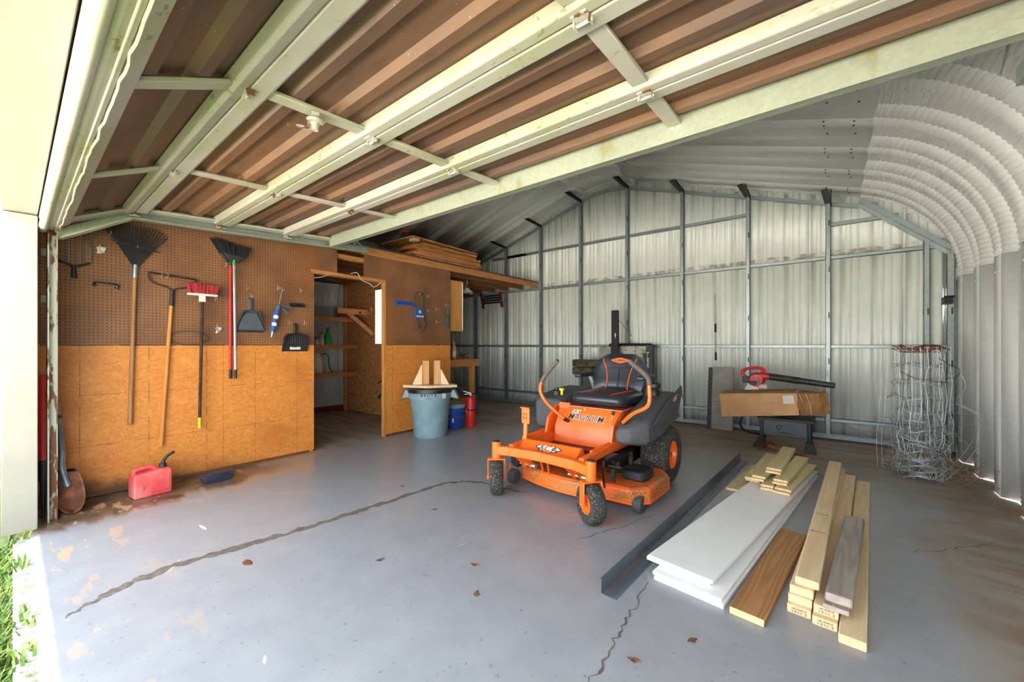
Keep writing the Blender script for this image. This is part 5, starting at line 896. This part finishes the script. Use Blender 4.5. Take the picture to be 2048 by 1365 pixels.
# ================================================================== LUMBER ON THE FLOOR
def board(name, lab, cat, x, y, z, w, L, t, rz, mat, end=None, group=None, bev=.004, rx=0, ry=0):
    m = MB(); m.box((0, 0, 0), (w, L, t)); mats = [M[mat]]
    if end: m.mi = [0, 0, 1, 0, 1, 0]; mats.append(M[end])
    o = m.build(name, mats, bevel=bev, seg=2); o.location = (x, y, z); o.rotation_euler = (rx, ry, rz); return tag(o, lab, cat, group)
RP = -math.radians(3.3); G = 'pine studs stacked on the floor'
b1 = board('pine_stud', 'lone pine stud lying flat at the right of the lumber stack', 'lumber', .018, 2.115, 0, .089, 2.5, .038, RP, 'pine', 'pinend', G)
b2 = board('pine_stud', 'bottom pine stud of the two-high middle lumber stack, barcode on its end', 'lumber', -.07, 2.185, 0, .087, 2.42, .038, RP, 'pine', 'pinend', G); b3 = board('pine_stud', 'upper pine stud of the middle stack beneath the grey boards', 'lumber', -.066, 2.215, .038, .087, 2.4, .038, RP, 'pine', 'pinend', G)
b4 = board('pine_stud', 'lowest pine stud of the four-high left stack, barcode on its end', 'lumber', -.163, 2.215, 0, .089, 2.42, .038, RP, 'pine', 'pinend', G); b5 = board('pine_stud', 'second lowest pine stud of the four-high left stack', 'lumber', -.16, 2.235, .038, .089, 2.42, .038, RP, 'pine', 'pinend', G)
b6 = board('pine_stud', 'third pine stud of the left stack with white end grain', 'lumber', -.155, 2.245, .076, .089, 2.42, .038, RP*1.1, 'pine', 'pinend', G); b7 = board('pine_stud', 'topmost pine stud of the left stack with stamped marks on its face', 'lumber', -.137, 2.26, .114, .092, 2.46, .038, -math.radians(2.6), 'pine', 'pinend', G, .008)
bc = NT('barcode_print', .8); bx = bc.xyz()[0]; bz = bc.xyz()[2]; wv = bc.noise(260, 0, bc.n('ShaderNodeCombineXYZ', {0: bx, 1: 0.0, 2: 0.0}).outputs[0]); row = bc.ma('GREATER_THAN', bc.noise(90, 0, bc.n('ShaderNodeCombineXYZ', {0: bc.ma('MULTIPLY', bx, 3.0), 1: 0.0, 2: bz}).outputs[0]), .5)
bc.col(bc.mix(bc.ma('MULTIPLY', bc.ss(wv, .5, .56), .85), srgb(236, 196, 150), srgb(74, 60, 56)))
for b in (b2, b3, b4):
    m = MB(); m.add([(.016, -.0006, .007), (.074, -.0006, .007), (.074, -.0006, .02), (.016, -.0006, .02)], [(0, 1, 2, 3)]); m.build('end_barcode', bc.m, b, smooth=False)
    m = MB(); marks(m, basis((.044, -.0004, .027), (1, 0, 0), (0, 0, 1)), .055, .007, 14, 8); m.build('end_print', M['print'], b, smooth=False, kind='stuff')
for yy, sd in ((.93, 1), (.62, 5)):
    m = MB(); marks(m, basis((.046, yy, .038), (1, .05, 0), (0, 1, 0)), .07, .016, 9, sd); m.build('face_stamp', M['print'], b7, smooth=False, kind='stuff')
board('weathered_board', 'dark weathered grey board under the upper grey board', 'lumber', -.034, 2.2, .0765, .09, 1.08, .022, -math.radians(4.5), 'greyboard', 'greyend', 'grey boards on the pine stack')
board('weathered_board', 'short weathered grey board with dark knot on top of the pine stack', 'lumber', -.026, 2.225, .099, .094, 1.1, .04, -math.radians(4.6), 'greyboard', 'greyend', 'grey boards on the pine stack', .007)
board('brown_board', 'single reddish-brown grained board lying on the floor by the white shelves', 'lumber', -.366, 2.035, 0, .138, 1.08, .034, -math.radians(5.6), 'brownboard', 'treated')
# white shelf boards
G = 'white shelf boards stacked on the floor'
for lab, x, y, z, L, a in (('bottom white shelf board of the stack', -.725, 2.085, 0, 2.62, 6.4), ('second white shelf board from the floor', -.735, 2.095, .019, 2.6, 6.4), ('third white shelf board, jutting to the left', -.80, 2.185, .038, 2.45, 8.1), ('top white shelf board, bearing the treated planks', -.785, 2.17, .057, 2.46, 8.2)): board('shelf_board', lab, 'shelf board', x, y, z, .335, L, .0185, -math.radians(a), 'whitew', None, G, .0015)
# steel angle
r = thing('steel_angle', 'long dark steel angle iron lying on the floor beside the mower', 'steel angle', (-.888, 1.80, 0), (0, 0, -math.radians(2.3))); m = MB(); m.box((0, 0, 0), (.005, 3.03, .078)); m.build('upright_leg', M['dsteel'], r, smooth=False); m = MB(); m.box((.005, 0, 0), (.082, 3.03, .005)); fl = m.build('flat_leg', M['dsteel'], r, smooth=False); m = MB(); m.box((.006, .0, .005), (.02, 3.0, .0056)); m.build('rust_streak', M['crack'], fl, smooth=False)
# treated planks heap
G = 'short treated planks in a heap'; zt = .0765
TP = [('short treated plank lying on the floor left of the white boards', -.70, 3.76, 0, .1, .88, .022, -4), ('lowest treated plank at the left of the heap', -.575, 3.87, zt, .105, .98, .019, -3), ('second treated plank at the left of the heap, pale end', -.578, 3.85, zt+.0195, .105, .98, .019, -3), ('lower treated plank in the middle of the heap', -.447, 3.70, zt, .088, .9, .019, -1), ('upper treated plank in the middle of the heap', -.446, 3.72, zt+.0195, .088, .9, .019, -1.2), ('lowest treated plank at the right, on the shelf edge', -.36, 3.68, zt, .11, .95, .019, -7), ('second treated plank at the right of the heap', -.352, 3.71, zt+.0195, .11, .95, .019, -8), ('tilted treated plank lying between left and top ones', -.525, 3.78, zt+.0395, .095, 1.0, .019, -6), ('second tilted treated plank leaning toward the middle', -.515, 3.8, zt+.059, .095, 1.0, .019, -6.5), ('treated plank right of the topmost pair', -.375, 3.78, zt+.0395, .1, .92, .019, -6), ('upper treated plank right of the topmost pair', -.37, 3.80, zt+.059, .1, .92, .019, -6), ('lower of the two topmost treated planks', -.438, 3.93, zt+.0785, .108, .92, .019, -2.5), ('topmost treated plank of the heap with dark knot', -.434, 3.96, zt+.098, .108, .92, .019, -2.5)]
for lab, x, y, z, w, L, t, a in TP: board('treated_plank', lab, 'plank', x, y, z, w, L, t, math.radians(a), 'treated', 'pinend', G, .003)
# ================================================================== AT THE BACK WALL
r = thing('folding_workbench', 'low black folding workbench under the cardboard box', 'workbench', (-.44, 5.85, 0))
def wb(lo, hi, name, mat='black', bev=.006): m = MB(r.location); m.box(lo, hi); return m.build(name, M[mat], r, bevel=bev)
pn = wb((-.66, 5.72, .13), (-.225, 5.74, .335), 'front_panel', 'greypan', .008); wb((-.72, 5.7, .315), (-.16, 5.78, .345), 'front_jaw'); wb((-.72, 6.0, .315), (-.16, 6.1, .345), 'rear_jaw')
m = MB(r.location); m.tube([(-.5+.022*math.cos(a), 5.719, .235+.022*math.sin(a)) for a in [6.283*k/14 for k in range(14)]], .004, 6, closed=True); m.bar((-.5, 5.719, .213), (-.5, 5.719, .19), .01, .004, (0, 1, 0)); m.build('panel_emblem', M['black'], pn)
m = MB(r.location); m.prism([(-.56, .165), (-.44, .185), (-.32, .165), (-.44, .172)], 5.716, 5.722, 'Y'); m.build('grip_slot', M['print'], pn, smooth=False)
for x in (-.68, -.205):
    m = MB(r.location); m.bar((x, 6.05, .33), (x, 6.05, .0), .03, .022, (0, 1, 0)); m.build('leg', M['blackm'], r, bevel=.003, seg=1); m = MB(r.location); m.bar((x, 5.73, .33), (x, 5.73, .05), .03, .022, (0, 1, 0)); lg = m.build('leg', M['blackm'], r, bevel=.003, seg=1)
    s = -1 if x < -.5 else 1; m = MB(r.location); m.loft([[(x-.03, 5.76, .1), (x+.03, 5.76, .1), (x+.03, 5.8, .1), (x-.03, 5.8, .1)], [(x-.055+s*.02, 5.54, 0), (x+.055+s*.02, 5.54, 0), (x+.055, 5.82, 0), (x-.055, 5.82, 0)]]); m.build('foot', M['tank'], lg, bevel=.008)
m = MB(r.location); m.tube(bez([(-.9, 5.9, .33), (-.93, 5.88, .2), (-.86, 5.86, .12), (-.7, 5.85, .1)]), .012, 8); m.build('side_bar', M['blackm'], r)
r = thing('cardboard_box', 'long worn cardboard box with white label resting on the folding workbench', 'box', (-.69, 5.62, .352), (0, -math.radians(6), 0))
m = MB(); m.prism([(-.41, .0), (.40, .02), (.405, .275), (-.405, .295)], 0, .46, 'Y'); bx_ = m.build('box_body', M['card'], r, bevel=.006)
m = MB(); m.add([(-.40, .01, .297), (.39, .01, .282), (.38, .22, .288), (-.39, .22, .3), (-.40, .45, .297), (.39, .45, .282)], [(0, 1, 2, 3), (3, 2, 5, 4)]); m.build('top_flap', M['cardd'], r, solid=.004)
m = MB(); m.box((.26, -.002, .155), (.365, .0, .25)); m.build('shipping_label', M['paper'], bx_, smooth=False)
rnd = random.Random(9)
def crumple(x0, x1, y, z0, z1, amp, name='torn_flap', seed=1):
    rr = random.Random(seed); m = MB(); N = 7; K = 5; g = [[rr.uniform(-1, 1) for j in range(K+1)] for i in range(N+1)]
    m.grid(lambda u, v: (x0+(x1-x0)*u+.012*g[round(u*N)][round(v*K)], y(u)+amp*g[round(u*N)][round(v*K)], z0+(z1-z0)*v+.01*g[round(u*N)][K-round(v*K)]), N, K); return m.build(name, M['cardd'], r, solid=.005, smooth=False)
crumple(.40, .68, lambda u: .0+.1*u, .02, .26, .012, seed=2); crumple(.41, .66, lambda u: .12+.12*u, .04, .27, .015, seed=5); crumple(.52, .6, lambda u: .03+.02*u, .05, .26, .006, seed=7)
m = MB(); m.add([(.4, .0, .265), (.66, .09, .255), (.66, .3, .25), (.4, .46, .275)], [(0, 1, 2, 3)]); m.build('end_flap', M['cardd'], r, solid=.004)
for x in (.43, .49):
    m = MB(); m.tube(bez([(x-.01, -.006, .27), (x+.02, -.006+.03, .14), (x+.02, .03, .02)]), .0035, 5); m.build('strap', M['tape'], r)
# leaf blower on the box
r = thing('leaf_blower', 'red handheld leaf blower with long black tube lying on the cardboard box', 'leaf blower', (-.78, 5.78, .62))
m = MB(r.location); m.lathe([(0, -.06), (.07, -.058), (.088, -.03), (.09, .03), (.07, .058), (0, .06)], (-.735, 5.78, .745), 'Y', 28); hs = m.build('fan_housing', M['red'], r)
for k in range(6): m = MB(r.location); m.bar((-.72+k*.012, 5.719, .7), (-.705+k*.012, 5.719, .78-.004*k*k), .005, .004, (0, 1, 0)); m.build('vent_slot', M['print'], hs)
m = MB(r.location); m.tube([(-.70, 5.78, .795), (-.60, 5.775, .79)], [.055, .043], 18); m.build('outlet', M['red'], r)
m = MB(r.location); m.tube([(-.61, 5.775, .79), (-.36, 5.74, .765), (-.33, 5.735, .762), (0.02, 5.68, .725)], [.041, .04, .036, .031], 20); tb_ = m.build('blower_tube', M['black'], r)
for k in range(6): m = MB(r.location); x = -.38+k*.015; t = (x+.61)/.63; m.tube([(x, 5.775-.095*t, .79-.065*t), (x+.005, 5.775-.095*t-.001, .79-.065*t-.0005)], .0415, 18); m.build('tube_ring', M['black'], tb_)
m = MB(r.location); m.tube(bez([(-.82, 5.78, .76), (-.885, 5.78, .79), (-.88, 5.78, .85), (-.80, 5.78, .885), (-.70, 5.78, .89), (-.655, 5.78, .86), (-.67, 5.78, .82)]), .02, 10); m.build('handle', M['red'], r)
m = MB(r.location); m.cyl((-.845, 5.73, .745), (-.845, 5.83, .745), .045, .042, 20); m.box((-.88, 5.74, .7), (-.79, 5.82, .735)); m.build('engine', M['black'], r, bevel=.004); m = MB(r.location); m.box((-.8, 5.7, .685), (-.73, 5.74, .73)); m.build('air_filter', M['blackm'], r, bevel=.006)
m = MB(r.location); m.loft([[(-.87, 5.74, .61), (-.70, 5.74, .628), (-.70, 5.84, .628), (-.87, 5.84, .61)], [(-.83, 5.75, .70), (-.74, 5.75, .69), (-.74, 5.83, .69), (-.83, 5.83, .70)]]); m.build('base', M['paper'], r, bevel=.006); m = MB(r.location); m.lathe([(0, -.05), (.03, -.045), (.038, 0), (.03, .045), (0, .05)], (-.665, 5.76, .665), 'X', 16); m.build('fuel_tank', M['paleplastic'], r)
r.location.z += .045
# sledge hammer
r = thing('sledge_hammer', 'rusty sledge hammer with wooden handle on the floor behind the planks', 'hammer', (-.6, 5.55, 0)); m = MB(r.location); m.tube([(-.655, 5.4, .04), (-.655, 5.42, .042), (-.62, 5.52, .04), (-.6, 5.58, .04), (-.57, 5.68, .042), (-.565, 5.7, .04)], [.028, .034, .026, .026, .034, .028], 14); m.build('head', M['rust'], r); m = MB(r.location); m.tube([(-.63, 5.56, .038), (-.5, 5.5, .036), (-.24, 5.36, .022)], [.018, .02, .019], 10); m.build('handle', wood('orange_handle', (150, 84, 40), (186, 112, 60), 0, 9), r)
# leaning plastic ramp
r = thing('leaning_ramp', 'dusty grey plastic ramp panel leaning against the back wall', 'ramp', (-1.24, 6.35, 0), (math.radians(-9), 0, .04)); m = MB(); m.box((-.14, -.02, 0), (.14, .03, .90)); pnl = m.build('panel', M['concrete'], r, bevel=.01); m = MB(); m.box((-.139, -.0215, .395), (.139, -.0195, .401)); m.build('fold_line', M['tank'], pnl, smooth=False)
m = MB(); m.box((-.2, .03, .0), (-.14, .05, .90)); lt = m.build('side_lattice', M['black'], r, smooth=False)
for k in range(7): m = MB(); m.box((-.21, .02, .04+k*.13), (-.14, .03, .052+k*.13)); m.build('cross_rib', M['tank'], lt, smooth=False)
m = MB(); m.cyl((-.0, -.022, .86), (0, -.019, .86), .006, n=8); m.build('hole', M['print'], pnl)
# extension pole on the wall
r = thing('extension_pole', 'thin white extension pole with black grips hung on the back wall', 'pole', (-1.37, 6.59, .99)); m = MB(); m.tube([(0, 0, .1), (-.008, 0, .98)], .009, 8); m.build('shaft', M['silver'], r)
for z0, z1 in ((0, .12), (.42, .55)): m = MB(); m.tube([(.004-.01*z0, 0, z0), (.004-.01*z1, 0, z1)], .0135, 10); m.build('grip', M['grip'], r)
m = MB(); m.tube([(-.004, 0, .55), (-.0045, 0, .58)], .011, 8); m.build('collar', M['yellow'], r)
# mast, machine panel and stacked blocks behind the mower
r = thing('steel_mast', 'tall black square steel mast with white scuff standing behind the mower seat', 'mast', (-2.83, 6.3, 0)); m = MB(r.location); m.box((-2.89, 6.26, 0), (-2.78, 6.34, 1.8)); ms = m.build('post', M['blackm'], r, bevel=.012, seg=3); m = MB(r.location); m.prism([(-2.82, 1.33), (-2.8, 1.4), (-2.83, 1.42)], 6.257, 6.261, 'Y'); m.build('paint_scuff', M['paper'], ms, smooth=False); m = MB(r.location); m.tube([(-2.78, 6.3, 1.64), (-2.66, 6.42, 1.45)], .004, 6); m.build('cable', M['rust'], r); m = MB(r.location); m.box((-2.98, 6.22, 0), (-2.7, 6.4, .04)); m.build('base_plate', M['blackm'], r)
r = thing('machine_panel', 'black framed machine panel with vertical white lettering behind the mower', 'machine', (-2.7, 6.5, 0)); m = MB(r.location); m.box((-2.36, 6.42, .05), (-2.25, 6.5, 1.225)); sd = m.build('side_post', M['black'], r, bevel=.006); m = MB(r.location); m.tube([(-3.02, 6.46, 1.20), (-3.0, 6.46, 1.225), (-2.3, 6.46, 1.225), (-2.25, 6.46, 1.2)], .022, 10); m.build('top_bar', M['blackm'], r); m = MB(r.location); m.box((-3.2, 6.48, .6), (-2.36, 6.51, 1.2)); m.build('back_board', two('mouldy_board', (196, 194, 176), (48, 46, 40), 6, .46, .58, .8), r, smooth=False); m = MB(r.location); m.box((-3.2, 6.44, .85), (-2.98, 6.48, 1.19)); m.build('grey_plate', M['concrete'], r, smooth=False); m = MB(r.location); m.box((-3.1, 6.44, .0), (-2.3, 6.52, .6)); m.build('lower_body', M['blackm'], r, bevel=.01)
m = MB(r.location); marks(m, basis((-2.33, 6.4195, .98), (0, 0, -1), (1, 0, 0)), .27, .034, 8, 3); m.build('lettering', M['paper'], sd, smooth=False, kind='stuff')
r = thing('mud_flap_stack', 'two muddy black rubber tread blocks stacked left of the mower seat', 'rubber blocks', (-3.3, 6.15, .0)); bw = two('muddy_rubber', (52, 50, 42), (96, 88, 68), 9, .4, .62, .9)
for j, z in enumerate((.72, .85)):
    m = MB(r.location); m.box((-3.5, 6.02, z), (-2.6, 6.2, z+.12)); bb = m.build('tread_block', bw, r, bevel=.015)
    for k in range(6): m = MB(r.location); m.box((-3.47+k*.15, 6.005, z+.015), (-3.36+k*.15, 6.03, z+.105)); m.build('lug', bw, bb, bevel=.008)
m = MB(r.location); m.box((-3.3, 6.03, 0), (-2.62, 6.19, .72)); m.build('pedestal', M['tank'], r, bevel=.01)
m = MB((-3.64, 6.2, 0)); m.tube([(-3.72, 6.15, .0), (-3.44, 6.55, 1.2)], .009, 8); o = m.build('white_rod', M['glazed']); o.location = (-3.64, 6.2, 0); tag(o, 'thin white rod leaning against the wall left of the mower', 'rod')
m = MB((-2.7, 6.58, 1.25)); rnd = random.Random(6); m.tube(bez([(-2.7+rnd.gauss(0, .015), 6.58, 1.47-.02*k) for k in range(12)], 4), .006, 5); o = m.build('yellow_rope', plain('dull_yellow_rope', (150, 136, 52), .8, 0, .1, 30)); o.location = (-2.7, 6.58, 1.25); tag(o, 'small dull yellow rope end hung on the back wall stud', 'rope')
# ================================================================== WIRE FENCE ROLL
r = thing('wire_fence_roll', 'standing roll of galvanised wire field fence with rusty top and dry vines', 'wire fence', (.635, 5.3, 0)); rnd = random.Random(12)
ZL = [.015, .04, .075, .11, .15, .195, .245, .3, .36, .43, .51, .61, .73, .87, 1.03, 1.2]
def sp(th, z): rr = .205-.085*(th/(2*math.pi*4))+.012*math.sin(th*1.7+z*2)-.03*z*.5; return Vector((rr*math.cos(th), rr*math.sin(th), z))
TH = 2*math.pi*4
for i, z in enumerate(ZL):
    m = MB(); m.tube([sp(TH*k/150, z+.02*math.sin(k*.5+i*2)+rnd.uniform(-.006, .006))+Vector((rnd.gauss(0, .003), rnd.gauss(0, .003), 0)) for k in range(151)], .0028 if 0 < i < 15 else .004, 4, cap=False); m.build('line_wire', M['rwire' if i == 15 else 'wire'], r)
m = MB(); m.tube([sp(TH*k/90+.2, 1.17+.02*math.sin(k*.8)) for k in range(91)], .003, 4, cap=False); m.build('line_wire', M['rwire'], r)
m = MB(); n = 46
for k in range(n):
    th = TH*k/n; m.tube([sp(th, z)+Vector((rnd.gauss(0, .011), rnd.gauss(0, .011), 0)) for z in ZL], .0025, 4, cap=False)
m.build('stay_wires', M['wire'], r, kind='stuff')
m = MB()
for k, z in enumerate(ZL[2:10]):
    e = sp(0, z); a = Vector((-.14-.02*math.sin(k*3), -.12, z)); q = Vector((-.27+.012*k, -.06, z+.01)); m.tube([a, q, q+Vector((.03, .03, -.06))], .002, 4, cap=False)
for x in (-.262, -.225): m.tube(bez([(x, -.06, .9), (x-.02, -.06, .6), (x-.04, -.06, .3), (x-.03, -.05, .05)], 4), .002, 4, cap=False)
m.build('loose_left_edge', M['wire'], r, kind='stuff')
m = MB(); EDG = bez([(.24, -.02, 1.02), (.29, .0, .85), (.24, .05, .7), (.34, .02, .62), (.38, .06, .5), (.30, .0, .3), (.2, -.05, .14), (.1, -.16, .05), (.04, -.2, .02)], 6); m.tube(EDG, .0025, 5, cap=False); m.tube([p+Vector((.05, .03, -.02)) for p in EDG[12:]], .0025, 5, cap=False)
for k, z in enumerate((.95, .78, .68, .6, .5, .42, .34)): p = EDG[min(len(EDG)-1, 4+k*5)]; m.tube(bez([(.16, -.08, z), (.22, -.05, z+.01), tuple(p)], 5), .002, 4, cap=False)
m.build('loose_right_edge', M['wire'], r, kind='stuff')
m = MB(); m.tube(bez([(.1, -.16, 1.1), (.18, -.1, 1.04), (.25, -.02, 1.0), (.24, .06, .93), (.12, .1, .9)], 6), .003, 5, cap=False); m.tube(bez([(-.14, -.1, .97), (-.05, -.18, .92), (.06, -.18, .9), (.17, -.1, .88)], 6), .003, 5, cap=False); m.build('rusty_tie_wire', M['rwire'], r)
m = MB()
for k in range(70):
    a = rnd.uniform(0, 6.28); z = abs(rnd.gauss(0, .28)); q = Vector((.2*math.cos(a), .2*math.sin(a), z)); pts = [q]
    if k > 45: q = Vector((rnd.uniform(.12, .32), rnd.uniform(-.2, .1), rnd.uniform(.0, .16))); pts = [q]
    for j in range(4): q = q+Vector((rnd.gauss(0, .03), rnd.gauss(0, .03), rnd.gauss(0, .03))); q.z = max(q.z, .004); pts.append(q)
    m.tube(bez(pts, 4), .0018, 4, cap=False)
m.build('dry_vines', M['straw'], r, kind='stuff')
